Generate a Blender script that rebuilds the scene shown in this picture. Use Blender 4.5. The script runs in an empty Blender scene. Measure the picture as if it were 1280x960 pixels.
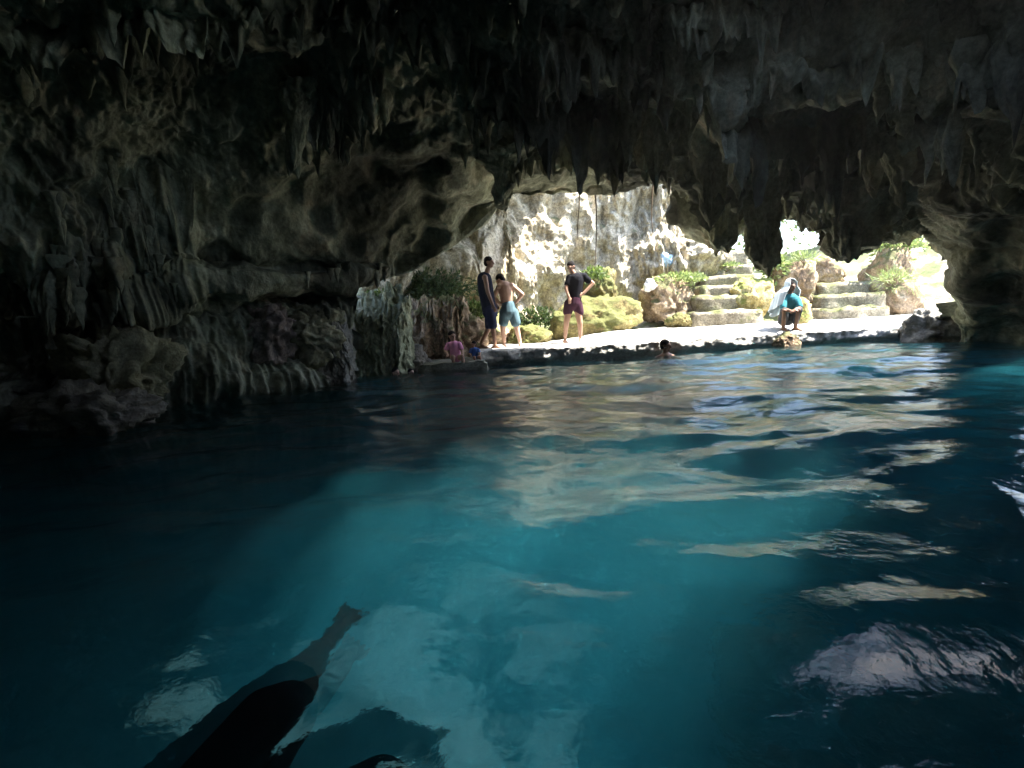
import bpy, bmesh, math, random
import numpy as np
from mathutils import Vector, Matrix

R = math.radians
sc = bpy.context.scene
rng = np.random.RandomState(7)
random.seed(7)

# ------------------------------------------------------------------ camera
CAM = np.array([0.0, 0.0, 1.0])
PITCH, ROLL, F = R(7.9), R(3.0), 640.0          # focal length in 1280 px units
fw = np.array([0, math.cos(PITCH), -math.sin(PITCH)])
r0 = np.array([1.0, 0, 0])
u0 = np.array([0, math.sin(PITCH), math.cos(PITCH)])
rt = math.cos(ROLL) * r0 - math.sin(ROLL) * u0
up = math.cos(ROLL) * u0 + math.sin(ROLL) * r0
cam = bpy.data.cameras.new('camera')
cam.sensor_width = 36.0
cam.lens = 18.0
cam.clip_start = 0.02
cam.clip_end = 2000
camo = bpy.data.objects.new('camera', cam)
sc.collection.objects.link(camo)
M = Matrix.Identity(4)
for i in range(3):
    M[i][0] = rt[i]; M[i][1] = up[i]; M[i][2] = -fw[i]; M[i][3] = CAM[i]
camo.matrix_world = M
sc.camera = camo


def P(px, py, Y):
    d = fw * F + rt * (px - 640) + up * (480 - py)
    return CAM + d * (Y / d[1])


def PZ(px, py, z):
    d = fw * F + rt * (px - 640) + up * (480 - py)
    return CAM + d * ((z - CAM[2]) / d[2])


def proj(p):
    q = np.asarray(p) - CAM
    d = q @ fw
    d = np.where(np.abs(d) < 1e-3, 1e-3, d)
    return 640 + F * (q @ rt) / d, 480 - F * (q @ up) / d, d


# ------------------------------------------------------------------ light
SUN = np.array([0.46, -0.03, 0.88]); SUN /= np.linalg.norm(SUN)   # towards the sun
sun_el = math.asin(SUN[2])
sun_az = math.atan2(SUN[0], SUN[1])
w = bpy.data.worlds.new('World'); sc.world = w; w.use_nodes = True
nt = w.node_tree
sky = nt.nodes.new('ShaderNodeTexSky'); sky.sky_type = 'NISHITA'; sky.sun_disc = False
sky.sun_elevation = sun_el; sky.sun_rotation = sun_az
sky.air_density = 1.0; sky.dust_density = 1.5
nt.links.new(sky.outputs[0], nt.nodes['Background'].inputs[0])
nt.nodes['Background'].inputs[1].default_value = 0.15
sl = bpy.data.lights.new('sun', 'SUN'); sl.energy = 5.0; sl.angle = R(0.5); sl.color = (1, 0.95, 0.86)
so = bpy.data.objects.new('sun', sl); sc.collection.objects.link(so)
so.rotation_euler = Vector(SUN).to_track_quat('Z', 'Y').to_euler()
sc.view_settings.view_transform = 'Standard'
sc.view_settings.look = 'None'
sc.view_settings.exposure = 2.75
sc.view_settings.gamma = 1.0
sc.render.engine = 'CYCLES'
cy = sc.cycles
cy.use_denoising = True
try:
    cy.denoiser = 'OPENIMAGEDENOISE'
except Exception:
    pass
cy.max_bounces = 8; cy.diffuse_bounces = 5; cy.glossy_bounces = 3
cy.transmission_bounces = 4; cy.transparent_max_bounces = 8; cy.volume_bounces = 1
cy.caustics_reflective = False; cy.caustics_refractive = False
cy.sample_clamp_indirect = 6.0


HAZE = 0.0009

# ------------------------------------------------------------------ noise
_perm = np.random.RandomState(3).permutation(256)
_perm = np.concatenate([_perm, _perm, _perm])
_g = np.random.RandomState(4).normal(size=(256, 3)); _g /= np.linalg.norm(_g, axis=1)[:, None]


def perlin(p):
    p = np.asarray(p, dtype=np.float64)
    i = np.floor(p).astype(np.int64); f = p - i
    i &= 255
    t = f * f * f * (f * (f * 6 - 15) + 10)
    out = 0
    for dx in (0, 1):
        wx = t[..., 0] if dx else 1 - t[..., 0]
        for dy in (0, 1):
            wy = t[..., 1] if dy else 1 - t[..., 1]
            for dz in (0, 1):
                wz = t[..., 2] if dz else 1 - t[..., 2]
                h = _perm[_perm[_perm[(i[..., 0] + dx) & 255] + ((i[..., 1] + dy) & 255)] + ((i[..., 2] + dz) & 255)]
                g = _g[h]
                out = out + wx * wy * wz * (g[..., 0] * (f[..., 0] - dx) + g[..., 1] * (f[..., 1] - dy) + g[..., 2] * (f[..., 2] - dz))
    return out * 1.5


def fbm(p, oct=4, gain=0.5, lac=2.03, ridged=False, off=0.0):
    p = np.asarray(p, dtype=np.float64) + off
    a, s = 1.0, 0
    for k in range(oct):
        n = perlin(p)
        s = s + a * ((1 - 2 * np.abs(n)) if ridged else n)
        a *= gain; p = p * lac + 17.3
    return s


def sstep(a, b, x):
    t = np.clip((x - a) / (b - a), 0, 1)
    return t * t * (3 - 2 * t)


# ------------------------------------------------------------------ scene helpers
def link(o, parent=None):
    sc.collection.objects.link(o)
    if parent is not None:
        o.parent = parent
    return o


def mesh_np(name, V, Fq, smooth=True):
    """V (n,3); Fq (m,3|4)"""
    V = np.asarray(V, dtype=np.float32); Fq = np.asarray(Fq, dtype=np.int32)
    me = bpy.data.meshes.new(name)
    k = Fq.shape[1]; m = len(Fq)
    me.vertices.add(len(V)); me.vertices.foreach_set('co', V.ravel())
    me.loops.add(m * k); me.loops.foreach_set('vertex_index', Fq.ravel())
    me.polygons.add(m)
    me.polygons.foreach_set('loop_start', np.arange(0, m * k, k, dtype=np.int32))
    me.polygons.foreach_set('use_smooth', np.full(m, smooth))
    me.update(calc_edges=True)
    me.validate()
    return me


def obj(name, me, mat=None, parent=None):
    o = bpy.data.objects.new(name, me)
    if mat is not None and not me.materials:
        me.materials.append(mat)
    return link(o, parent)


def tag(o, label=None, cat=None, group=None, kind=None):
    if label: o['label'] = label
    if cat: o['category'] = cat
    if group: o['group'] = group
    if kind: o['kind'] = kind
    return o


def empty(name, loc=(0, 0, 0), rz=0):
    o = bpy.data.objects.new(name, None); o.empty_display_size = 0.1
    o.location = loc; o.rotation_euler = (0, 0, rz)
    return link(o)


def grid_faces(nu, nv, wrap=False, keep=None):
    iu = np.arange(nu if wrap else nu - 1); iv = np.arange(nv - 1)
    A, B = np.meshgrid(iu, iv, indexing='ij')
    A2 = (A + 1) % nu
    f = np.stack([A * nv + B, A2 * nv + B, A2 * nv + B + 1, A * nv + B + 1], -1).reshape(-1, 4)
    if keep is not None:
        f = f[keep.reshape(-1)]
    return f


def grid_normals(G, wrap=False):
    du = (np.roll(G, -1, 0) - np.roll(G, 1, 0)) if wrap else np.gradient(G, axis=0)
    dv = np.gradient(G, axis=1)
    n = np.cross(du, dv)
    return n / (np.linalg.norm(n, axis=-1, keepdims=True) + 1e-9)


# ------------------------------------------------------------------ materials
def new_mat(name):
    m = bpy.data.materials.new(name); m.use_nodes = True
    n = m.node_tree.nodes; l = m.node_tree.links
    return m, n, l, n['Principled BSDF']


def rock_mat(name, stops, scale=1.0, streak=(1, 1, 0.25), rough=0.85, bump=0.5, moss=None, moss_amt=0.5, spec=0.3, stain=0.0):
    """stops: list of (pos, rgb) over a noise ramp"""
    m, n, l, b = new_mat(name)
    g = n.new('ShaderNodeNewGeometry')
    mp = n.new('ShaderNodeMapping'); mp.inputs['Scale'].default_value = [s * scale for s in streak]
    l.new(g.outputs['Position'], mp.inputs[0])
    n1 = n.new('ShaderNodeTexNoise'); n1.inputs['Scale'].default_value = 1.6; n1.inputs['Detail'].default_value = 9; n1.inputs['Roughness'].default_value = 0.62
    l.new(mp.outputs[0], n1.inputs[0])
    rp = n.new('ShaderNodeValToRGB')
    while len(rp.color_ramp.elements) > 1:
        rp.color_ramp.elements.remove(rp.color_ramp.elements[-1])
    rp.color_ramp.elements[0].position = stops[0][0]; rp.color_ramp.elements[0].color = (*stops[0][1], 1)
    for p, c in stops[1:]:
        e = rp.color_ramp.elements.new(p); e.color = (*c, 1)
    l.new(n1.outputs[0], rp.inputs[0])
    # fine mottling
    n2 = n.new('ShaderNodeTexNoise'); n2.inputs['Scale'].default_value = 14 * scale; n2.inputs['Detail'].default_value = 6; n2.inputs['Roughness'].default_value = 0.7
    l.new(g.outputs['Position'], n2.inputs[0])
    mr = n.new('ShaderNodeMapRange'); mr.inputs[1].default_value = 0.3; mr.inputs[2].default_value = 0.7; mr.inputs[3].default_value = 0.55; mr.inputs[4].default_value = 1.35
    l.new(n2.outputs[0], mr.inputs[0])
    mx = n.new('ShaderNodeMix'); mx.data_type = 'RGBA'; mx.blend_type = 'MULTIPLY'; mx.inputs[0].default_value = 1.0
    l.new(rp.outputs[0], mx.inputs[6]); l.new(mr.outputs[0], mx.inputs[7])
    col = mx.outputs[2]
    if stain > 0:
        ns_ = n.new('ShaderNodeTexNoise'); ns_.inputs['Scale'].default_value = 0.45; ns_.inputs['Detail'].default_value = 5; ns_.inputs['Roughness'].default_value = 0.6
        ns_.inputs['Distortion'].default_value = 0.6
        l.new(mp.outputs[0], ns_.inputs[0])
        ms = n.new('ShaderNodeMapRange'); ms.inputs[1].default_value = 0.40; ms.inputs[2].default_value = 0.60; ms.inputs[3].default_value = 1 - stain; ms.inputs[4].default_value = 1.1
        l.new(ns_.outputs[0], ms.inputs[0])
        mxs = n.new('ShaderNodeMix'); mxs.data_type = 'RGBA'; mxs.blend_type = 'MULTIPLY'; mxs.inputs[0].default_value = 1.0
        l.new(col, mxs.inputs[6]); l.new(ms.outputs[0], mxs.inputs[7]); col = mxs.outputs[2]
    if moss:
        sx = n.new('ShaderNodeSeparateXYZ'); l.new(g.outputs['Normal'], sx.inputs[0])
        n3 = n.new('ShaderNodeTexNoise'); n3.inputs['Scale'].default_value = 2.3; n3.inputs['Detail'].default_value = 7
        l.new(g.outputs['Position'], n3.inputs[0])
        ad = n.new('ShaderNodeMath'); ad.operation = 'MULTIPLY_ADD'; ad.inputs[1].default_value = 0.25
        l.new(sx.outputs[2], ad.inputs[0]); l.new(n3.outputs[0], ad.inputs[2])
        m2 = n.new('ShaderNodeMapRange'); m2.inputs[1].default_value = 0.62 - 0.25 * moss_amt; m2.inputs[2].default_value = 0.75 - 0.25 * moss_amt
        l.new(ad.outputs[0], m2.inputs[0])
        m3 = n.new('ShaderNodeMix'); m3.data_type = 'RGBA'
        l.new(m2.outputs[0], m3.inputs[0]); l.new(col, m3.inputs[6]); m3.inputs[7].default_value = (*moss, 1)
        mm = n.new('ShaderNodeMix'); mm.data_type = 'RGBA'; mm.blend_type = 'MULTIPLY'; mm.inputs[0].default_value = 0.6
        l.new(m3.outputs[2], mm.inputs[6]); l.new(mr.outputs[0], mm.inputs[7])
        col = mm.outputs[2]
    l.new(col, b.inputs['Base Color'])
    b.inputs['Roughness'].default_value = rough
    b.inputs['Specular IOR Level'].default_value = spec
    bp = n.new('ShaderNodeBump'); bp.inputs['Strength'].default_value = bump; bp.inputs['Distance'].default_value = 0.04
    n4 = n.new('ShaderNodeTexNoise'); n4.inputs['Scale'].default_value = 9 * scale; n4.inputs['Detail'].default_value = 10; n4.inputs['Roughness'].default_value = 0.65
    l.new(g.outputs['Position'], n4.inputs[0])
    l.new(n4.outputs[0], bp.inputs['Height']); l.new(bp.outputs[0], b.inputs['Normal'])
    return m


def plain_mat(name, col, rough=0.7, var=0.25, scale=8, spec=0.3, bump=0.15, trans=0.0):
    m, n, l, b = new_mat(name)
    g = n.new('ShaderNodeTexCoord')
    t = n.new('ShaderNodeTexNoise'); t.inputs['Scale'].default_value = scale; t.inputs['Detail'].default_value = 5
    l.new(g.outputs['Object'], t.inputs[0])
    mr = n.new('ShaderNodeMapRange'); mr.inputs[1].default_value = 0.3; mr.inputs[2].default_value = 0.7
    mr.inputs[3].default_value = 1 - var; mr.inputs[4].default_value = 1 + var
    l.new(t.outputs[0], mr.inputs[0])
    mx = n.new('ShaderNodeMix'); mx.data_type = 'RGBA'; mx.blend_type = 'MULTIPLY'; mx.inputs[0].default_value = 1
    mx.inputs[6].default_value = (*col, 1); l.new(mr.outputs[0], mx.inputs[7])
    l.new(mx.outputs[2], b.inputs['Base Color'])
    b.inputs['Roughness'].default_value = rough; b.inputs['Specular IOR Level'].default_value = spec
    if bump:
        bp = n.new('ShaderNodeBump'); bp.inputs['Strength'].default_value = bump; bp.inputs['Distance'].default_value = 0.01
        l.new(t.outputs[0], bp.inputs['Height']); l.new(bp.outputs[0], b.inputs['Normal'])
    return m


MAT = {}
MAT['cave'] = rock_mat('cave_limestone', [(0.28, (0.10, 0.105, 0.07)), (0.42, (0.29, 0.30, 0.20)), (0.55, (0.41, 0.42, 0.30)), (0.68, (0.57, 0.50, 0.34)), (0.8, (0.65, 0.56, 0.40))],
                       scale=1.0, streak=(1.3, 1.3, 0.45), bump=0.8, stain=0.78)
MAT['wall'] = rock_mat('sunlit_limestone', [(0.28, (0.10, 0.09, 0.06)), (0.42, (0.32, 0.27, 0.18)), (0.55, (0.52, 0.46, 0.34)), (0.7, (0.66, 0.60, 0.48))],
                       scale=1.3, streak=(1.6, 1.6, 0.35), bump=0.8, moss=(0.13, 0.14, 0.07), moss_amt=-0.35)
MAT['boulder'] = rock_mat('mossy_boulder', [(0.28, (0.06, 0.045, 0.02)), (0.45, (0.16, 0.13, 0.05)), (0.6, (0.26, 0.22, 0.09)), (0.75, (0.42, 0.38, 0.26))],
                          scale=1.6, streak=(1, 1, 0.8), bump=0.9, moss=(0.10, 0.105, 0.03), moss_amt=0.6)
MAT['boulder_brown'] = rock_mat('brown_boulder', [(0.28, (0.09, 0.06, 0.04)), (0.45, (0.26, 0.18, 0.11)), (0.6, (0.42, 0.32, 0.22)), (0.75, (0.55, 0.46, 0.36))],
                                scale=1.8, streak=(1, 1, 0.6), bump=0.9, moss=(0.12, 0.12, 0.05), moss_amt=0.1)
MAT['boulder_yellow'] = rock_mat('yellow_boulder', [(0.28, (0.16, 0.11, 0.04)), (0.45, (0.42, 0.33, 0.13)), (0.6, (0.56, 0.47, 0.24)), (0.75, (0.65, 0.58, 0.4))],
                                 scale=2, streak=(1, 1, 0.7), bump=0.9, moss=(0.22, 0.24, 0.06), moss_amt=0.3)
MAT['concrete'] = rock_mat('worn_concrete', [(0.3, (0.30, 0.29, 0.26)), (0.5, (0.46, 0.45, 0.42)), (0.7, (0.58, 0.57, 0.54))],
                           scale=1.5, streak=(1, 1, 1), bump=0.5)
MAT['step'] = rock_mat('mossy_concrete_step', [(0.3, (0.12, 0.10, 0.07)), (0.5, (0.25, 0.22, 0.16)), (0.7, (0.38, 0.34, 0.26))],
                       scale=2.0, streak=(1, 1, 1), bump=0.6, moss=(0.12, 0.13, 0.05), moss_amt=0.05)
MAT['floor'] = rock_mat('pool_bed', [(0.25, (0.07, 0.07, 0.055)), (0.42, (0.17, 0.165, 0.14)), (0.58, (0.32, 0.31, 0.28)), (0.75, (0.46, 0.45, 0.41))],
                        scale=0.8, streak=(1, 1, 1), bump=0.4)
MAT['earth'] = rock_mat('pale_ground', [(0.3, (0.16, 0.13, 0.09)), (0.5, (0.36, 0.32, 0.25)), (0.7, (0.52, 0.49, 0.42))],
                        scale=1, streak=(1, 1, 1), bump=0.6, moss=(0.12, 0.14, 0.06), moss_amt=0.05)

MAT['boulder_dark'] = rock_mat('wet_dark_rock', [(0.28, (0.04, 0.035, 0.035)), (0.45, (0.12, 0.11, 0.085)), (0.6, (0.21, 0.19, 0.15)), (0.75, (0.34, 0.31, 0.25))],
                               scale=2.2, streak=(1, 1, 0.5), bump=0.9, rough=0.5, spec=0.5)
MAT['boulder_pink'] = rock_mat('pinkish_rock', [(0.28, (0.12, 0.09, 0.08)), (0.45, (0.27, 0.21, 0.18)), (0.6, (0.38, 0.31, 0.27)), (0.75, (0.5, 0.43, 0.38))], scale=1.8, bump=0.8)
MAT['boulder_olive'] = rock_mat('olive_rock', [(0.28, (0.07, 0.07, 0.04)), (0.45, (0.18, 0.17, 0.10)), (0.6, (0.29, 0.27, 0.17)), (0.75, (0.4, 0.37, 0.27))], scale=1.8, bump=0.8)
MAT['flow'] = rock_mat('green_flowstone', [(0.28, (0.12, 0.12, 0.07)), (0.45, (0.24, 0.25, 0.15)), (0.6, (0.36, 0.36, 0.23)), (0.75, (0.48, 0.45, 0.33))], scale=2.2, streak=(2, 2, .35), bump=0.8)
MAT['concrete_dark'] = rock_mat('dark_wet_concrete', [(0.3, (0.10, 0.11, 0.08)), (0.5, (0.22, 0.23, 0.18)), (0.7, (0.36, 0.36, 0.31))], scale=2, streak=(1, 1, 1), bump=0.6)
MAT['cloth_blue'] = plain_mat('pale_blue_cloth', (.45, .62, .78), .9)
MAT['cloth_white'] = plain_mat('white_cloth', (.8, .8, .82), .9)

# ------------------------------------------------------------------ cave shell: control net of rock profiles
# each column: px -> rows of (py, Y): six ceiling rows, crack, band, lip, then recess, wall x3, waterline
COLS = [
 (-80, [(-80,3.9),(40,4.3),(130,4.7),(210,5.0),(280,5.2),(340,5.35),(370,5.4),(395,5.4),(415,5.35)], [(430,5.5),(455,5.45),(485,5.35),(515,5.25),(549,5.2)]),
 (60, [(-60,4.3),(50,4.8),(120,5.2),(190,5.5),(255,5.7),(310,5.9),(345,5.95),(375,5.95),(400,5.85)], [(415,6.05),(440,5.95),(470,5.8),(500,5.7),(535,5.6)]),
 (180, [(-60,4.6),(50,5.1),(110,5.6),(170,6.0),(225,6.45),(270,6.5),(320,6.55),(350,6.55),(385,6.45)], [(400,6.85),(425,6.75),(455,6.65),(485,6.55),(512,6.5)]),
 (300, [(-60,4.8),(60,5.4),(120,6.2),(190,6.9),(250,7.2),(305,7.35),(332,7.6),(341,7.2),(364,7.25)], [(372,7.9),(400,7.6),(430,7.45),(465,7.35),(496,7.3)]),
 (420, [(-60,4.9),(60,5.6),(130,6.6),(210,7.6),(260,8.0),(310,8.2),(334,8.45),(342,8.1),(358,8.2)], [(366,8.8),(395,8.5),(425,8.4),(455,8.35),(480,8.3)]),
 (500, [(-60,5.0),(60,5.8),(130,6.9),(210,8.0),(260,8.5),(305,8.9),(322,9.1),(332,9.15),(342,9.15)], None),
 (580, [(-60,5.1),(60,6.0),(130,7.0),(200,8.0),(240,8.7),(265,9.1),(280,9.3),(290,9.4),(298,9.45)], None),
 (640, [(-60,5.2),(60,6.2),(130,6.5),(150,7.8),(200,8.6),(225,9.0),(232,9.3),(238,9.5),(243,9.6)], None),
 (700, [(-60,5.3),(50,6.2),(120,6.4),(135,8.0),(190,8.3),(222,8.5),(230,9.2),(236,9.5),(240,9.6)], None),
 (780, [(-60,5.2),(60,6.1),(110,6.3),(125,7.6),(180,8.0),(220,8.3),(228,9.0),(234,9.4),(238,9.6)], None),
 (845, [(-60,5.0),(40,5.8),(100,6.1),(150,6.9),(190,7.6),(208,8.2),(214,8.8),(220,9.2),(225,9.4)], None),
 (892, [(-60,5.0),(50,5.6),(120,6.2),(180,7.4),(220,8.2),(255,8.5),(275,8.9),(295,9.1),(308,9.2)], None),
 (930, [(-60,5.0),(60,5.8),(130,6.4),(180,7.6),(210,8.3),(240,8.7),(260,9.0),(272,9.2),(278,9.3)], None),
 (1000, [(-60,4.9),(60,5.7),(120,6.3),(150,7.8),(200,8.4),(235,8.7),(258,9.0),(268,9.2),(275,9.3)], None),
 (1060, [(-60,4.8),(60,5.6),(110,6.2),(140,7.8),(210,8.4),(260,8.6),(290,8.9),(308,9.1),(318,9.2)], None),
 (1110, [(-60,4.7),(60,5.5),(110,6.3),(150,7.8),(210,8.5),(250,8.9),(275,9.4),(288,9.8),(296,10.0)], None),
 (1155, [(-60,4.6),(60,5.3),(130,6.1),(190,7.2),(235,8.2),(265,8.9),(280,9.3),(288,9.6),(294,9.8)], None),
 (1195, [(-60,4.5),(60,5.2),(130,5.9),(180,6.5),(230,7.0),(270,7.4),(300,7.8),(320,8.1),(340,8.3)], [(355,8.6),(370,8.8),(390,9.2),(405,9.5),(424,9.8)]),
 (1260, [(-60,4.3),(60,5.0),(130,5.6),(180,6.1),(230,6.6),(270,7.0),(300,7.3),(325,7.6),(345,7.9)], [(360,8.1),(375,8.4),(390,8.7),(405,9.0),(424,9.3)]),
 (1360, [(-60,4.0),(60,4.6),(130,5.1),(180,5.5),(230,5.9),(270,6.2),(300,6.4),(325,6.6),(345,6.8)], [(360,6.9),(375,7.0),(392,7.2),(408,7.5),(438,7.6)]),
]
OPEN0, OPEN1 = 440, 1182


def build_net():
    cols, pxs, closed = [], [], []
    for px, ce, tail in COLS:
        c = [P(px, py, Y) for py, Y in ce]
        top = np.array([c[0][0] * 0.45, c[0][1] * 0.45 + 0.3, 5.1])
        cols.append([np.array([c[0][0] * 0.04, 1.0 + c[0][1] * 0.04, 5.4]), top] + c)
        pxs.append(px); closed.append(None if tail is None else [P(px, py, Y) for py, Y in tail])
    # behind the camera
    for k, az in enumerate((66, 95, 130, 170, 210, 250, 280, 299)):
        Rr = [9.5, 8.5, 7.5, 7, 7, 7, 7, 7.2][k]
        a = R(az); pts = []
        for e in np.linspace(0, 1, 9):
            rr = Rr * (0.55 + 0.45 * math.sin(e * math.pi / 2)); zz = 0.9 + 3.4 * math.cos(e * math.pi / 2)
            pts.append(np.array([rr * math.sin(a), rr * math.cos(a), zz]))
        cols.append([np.array([0.2 * math.sin(a), 1 + 0.2 * math.cos(a), 5.4]), np.array([2 * math.sin(a), 1 + 2 * math.cos(a), 5.2])] + pts)
        closed.append([np.array([Rr * s * math.sin(a), Rr * s * math.cos(a), z]) for s, z in ((1.03, .7), (1.02, .55), (1.0, .35), (1.0, .15), (1.0, 0))])
        pxs.append(1360 + 100 * (k + 1))
    pxs.append(pxs[-1] + 100)
    NC = len(cols)
    A, B = [], []
    idx = [i for i in range(NC) if closed[i] is not None]
    for i in range(NC):
        j = min(idx, key=lambda q: abs(q - i))
        lip = cols[i][-1]
        t = [p - cols[j][-1] + lip for p in closed[j]]
        wl = t[-1]
        out = wl.copy(); out[2] = 0; out /= (np.linalg.norm(out) + 1e-6)
        t += [wl + out * 0.15 + np.array([0, 0, -1.2]), wl - out * 0.2 + np.array([0, 0, -7.0])]
        A.append(cols[i] + t)
        h = np.array([lip[0], lip[1], 0]); h /= np.linalg.norm(h)
        kx = 1 - sstep(690, 790, pxs[i]) if 440 < pxs[i] < 1400 else 0.0  # hidden overhang behind the left lip, added to shade the ledge's left end
        Bt = [lip + h * a_ + np.array([0, 0, b_]) for a_, b_ in ((.12, .06), (.4, .3), (.9, .6), (1.6, .9), (2.4, 1.2), (3.4, 1.6), (4.6, 2.2))]
        B.append(cols[i] + [lip + h * a + np.array([0, 0, b]) for a, b in ((.12, .06), (.2, .22), (.15, .5), (-.2, .9), (-.9, 1.4), (-1.8, 1.9), (-3.2, 2.6))])
        B[-1] = B[-1][:-7] + [p * (1 - kx) + q_ * kx for p, q_ in zip(B[-1][-7:], Bt)]
    return np.array(A), np.array(B), pxs


def catmull(Pn, t, wrap, axis):
    """interpolate net along axis at float indices t"""
    Pn = np.moveaxis(Pn, axis, 0); n = len(Pn)
    i = np.floor(t).astype(int); f = (t - i)
    def g(k):
        return Pn[k % n] if wrap else Pn[np.clip(k, 0, n - 1)]
    f = f.reshape((-1,) + (1,) * (Pn.ndim - 1))
    p0, p1, p2, p3 = g(i - 1), g(i), g(i + 1), g(i + 2)
    T = 0.42
    m1 = T * (p2 - p0); m2 = T * (p3 - p1)
    r = (2 * f**3 - 3 * f**2 + 1) * p1 + (f**3 - 2 * f**2 + f) * m1 + (-2 * f**3 + 3 * f**2) * p2 + (f**3 - f**2) * m2
    return np.moveaxis(r, 0, axis)


NA, NB, PXS = build_net()
pxs = np.array(PXS, float)
us = np.concatenate([np.arange(-80, 1360, 1.55), np.arange(1360, PXS[-1], 12.0)])
ut = np.interp(us, pxs, np.arange(len(pxs)))
rows_per = [6, 46] + [34] * 5 + [26, 16, 22] + [14, 22, 24, 24, 24] + [10, 8, 0]
vt = np.concatenate([i + np.arange(n) / n for i, n in enumerate(rows_per[:-1]) if n])
GA = catmull(catmull(NA, ut, True, 0), vt, False, 1)
GB = catmull(catmull(NB, ut, True, 0), vt, False, 1)
isopen = (us > OPEN0) & (us < OPEN1)
G = np.where(isopen[:, None, None], GB, GA)


def gauss(px, py, cx, cy_, sx, sy):
    return np.exp(-((px - cx) / sx) ** 2 - ((py - cy_) / sy) ** 2)


def displace_cave(G):
    px, py, dd = proj(G.reshape(-1, 3)); px = px.reshape(G.shape[:2]); py = py.reshape(G.shape[:2])
    smooth = np.clip(1.5 * gauss(px, py, 420, 262, 200, 75) + gauss(px, py, 560, 250, 110, 60) + 0.9 * gauss(px, py, 350, 350, 110, 18)
                     + 0.7 * gauss(px, py, 120, 170, 120, 60) + 1.0 * gauss(px, py, 1215, 360, 85, 120), 0, 1)
    smooth = np.where(dd.reshape(px.shape) < 0.5, 0.3, smooth)
    rough = 1 - smooth
    n = grid_normals(G, True)
    s = np.sign((n * (CAM - G)).sum(-1, keepdims=True)); n = n * s      # towards the cave's inside
    up_ = np.array([0, 0, 1.0])
    big = fbm(G * [0.75, 0.75, 0.9], 3)
    flute = fbm(G * [5.5, 5.5, 0.7], 3, off=5.1)
    flute2 = fbm(G * [15, 15, 1.6], 2, off=9.1)
    mid = fbm(G * 2.1, 4, ridged=True, off=3.3) - 0.9
    fine = fbm(G * 7.5, 4, 0.6, off=1.7)
    row = vt[None, :]
    fade = np.where(row > 9.5, 1.0, 1.0) * sstep(0.0, 2.0, row)
    lipfade = 1 - 0.75 * np.exp(-((row - 10.0) / 0.8) ** 2) * isopen[:, None]
    n_h = n.copy(); n_h[..., 2] *= 0.2
    d = (n * ((0.20 + 0.14 * rough) * big * lipfade + (0.015 + 0.055 * rough) * mid * lipfade + (0.010 + 0.012 * rough) * fine)[..., None]
         + n_h * ((0.20 * flute + 0.045 * flute2) * (0.03 + rough))[..., None])
    # hanging points: noise-shaped icicles pulling the rock straight down
    ov = np.clip(-n[..., 2], 0, 1)
    ic = np.clip(perlin(G * [5.5, 5.5, 0.2] + 31) * 1.6 - 0.25, 0, 1) ** 1.4
    ic2 = np.clip(perlin(G * [12, 12, 0.3] + 71) * 1.6 - 0.2, 0, 1) ** 1.3
    clump = np.clip(fbm(G * [0.9, 0.9, 0.9], 2, off=12) * 2.0 + 0.35, 0, 1)
    dz = -(0.34 * ic + 0.14 * ic2) * clump * rough ** 2 * lipfade * (row < 9.8)
    # scallops pressed into the smooth dome
    sc_ = np.clip(perlin(G * [1.9, 1.9, 2.4] + 44), 0, 1) ** 0.8
    d = d + n_h * (0.34 * fbm(G * [2.0, 2.0, 0.35], 2, off=61) * rough ** 1.5 * lipfade * (row < 9.9))[..., None]
    huge = fbm(G * [0.42, 0.42, 0.6], 2, off=21)
    d = d + n * (0.38 * huge * rough * lipfade)[..., None]
    d = d - n * (0.22 * sc_ * smooth)[..., None] * (row < 9)[..., None]
    d = d + dz[..., None] * up_
    return G + d * fade[..., None]


GBASE = G.copy()
G = displace_cave(G)
nu, nv = G.shape[:2]
C4 = 0.25 * (G + np.roll(G, -1, 0))
Cq = (C4[:, :-1] + C4[:, 1:]) * 1.0
cen = 0.5 * (0.5 * (G[:, :-1] + G[:, 1:]) + 0.5 * (np.roll(G, -1, 0)[:, :-1] + np.roll(G, -1, 0)[:, 1:]))
keep = np.ones((nu, nv - 1), bool)
edge = isopen != np.roll(isopen, -1)
keep[edge] &= (vt[:-1] < 10.0)[None, :]
# broken roof opening out of view, added so the sun lights the water
cx, cyy, rx, ry = 2.95, 3.2, 1.6, 1.35
rad2 = ((cen[..., 0] - cx) / rx) ** 2 + ((cen[..., 1] - cyy) / ry) ** 2
keep &= ~((cen[..., 2] > 3.4) & (rad2 < 1) & (perlin(cen * [2.2, 2.2, 0] + 5.5) > -0.5 + 0.6 * rad2))
# out-of-view opening in the right hand wall, added to bring in light
um = 0.5 * (us + np.roll(us, -1))[:, None]
keep &= ~((um > 1342) & (um < 1372 + 8 * perlin(cen * 0.8)) & (cen[..., 2] > 0.3 + 0.3 * perlin(cen * 1.3)) & (cen[..., 2] < 1.9 + .3 * perlin(cen * 2)))
shell = obj('cave_rock', mesh_np('cave_rock', G.reshape(-1, 3), grid_faces(nu, nv, True, keep)), MAT['cave'])
tag(shell, 'dark limestone cave ceiling and side walls around the blue pool', kind='structure')
GPX, GPY, GD = proj(G.reshape(-1, 3))
GV = (GD > 2) & np.repeat((us < 1340)[:, None], nv, 1).ravel() & np.tile(vt < 10.3, nu)


def on_cave(px, py):
    d2 = np.where(GV, (GPX - px) ** 2 + (GPY - py) ** 2 + 30 * GD, 1e9)
    return G.reshape(-1, 3)[np.argmin(d2)]


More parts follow.
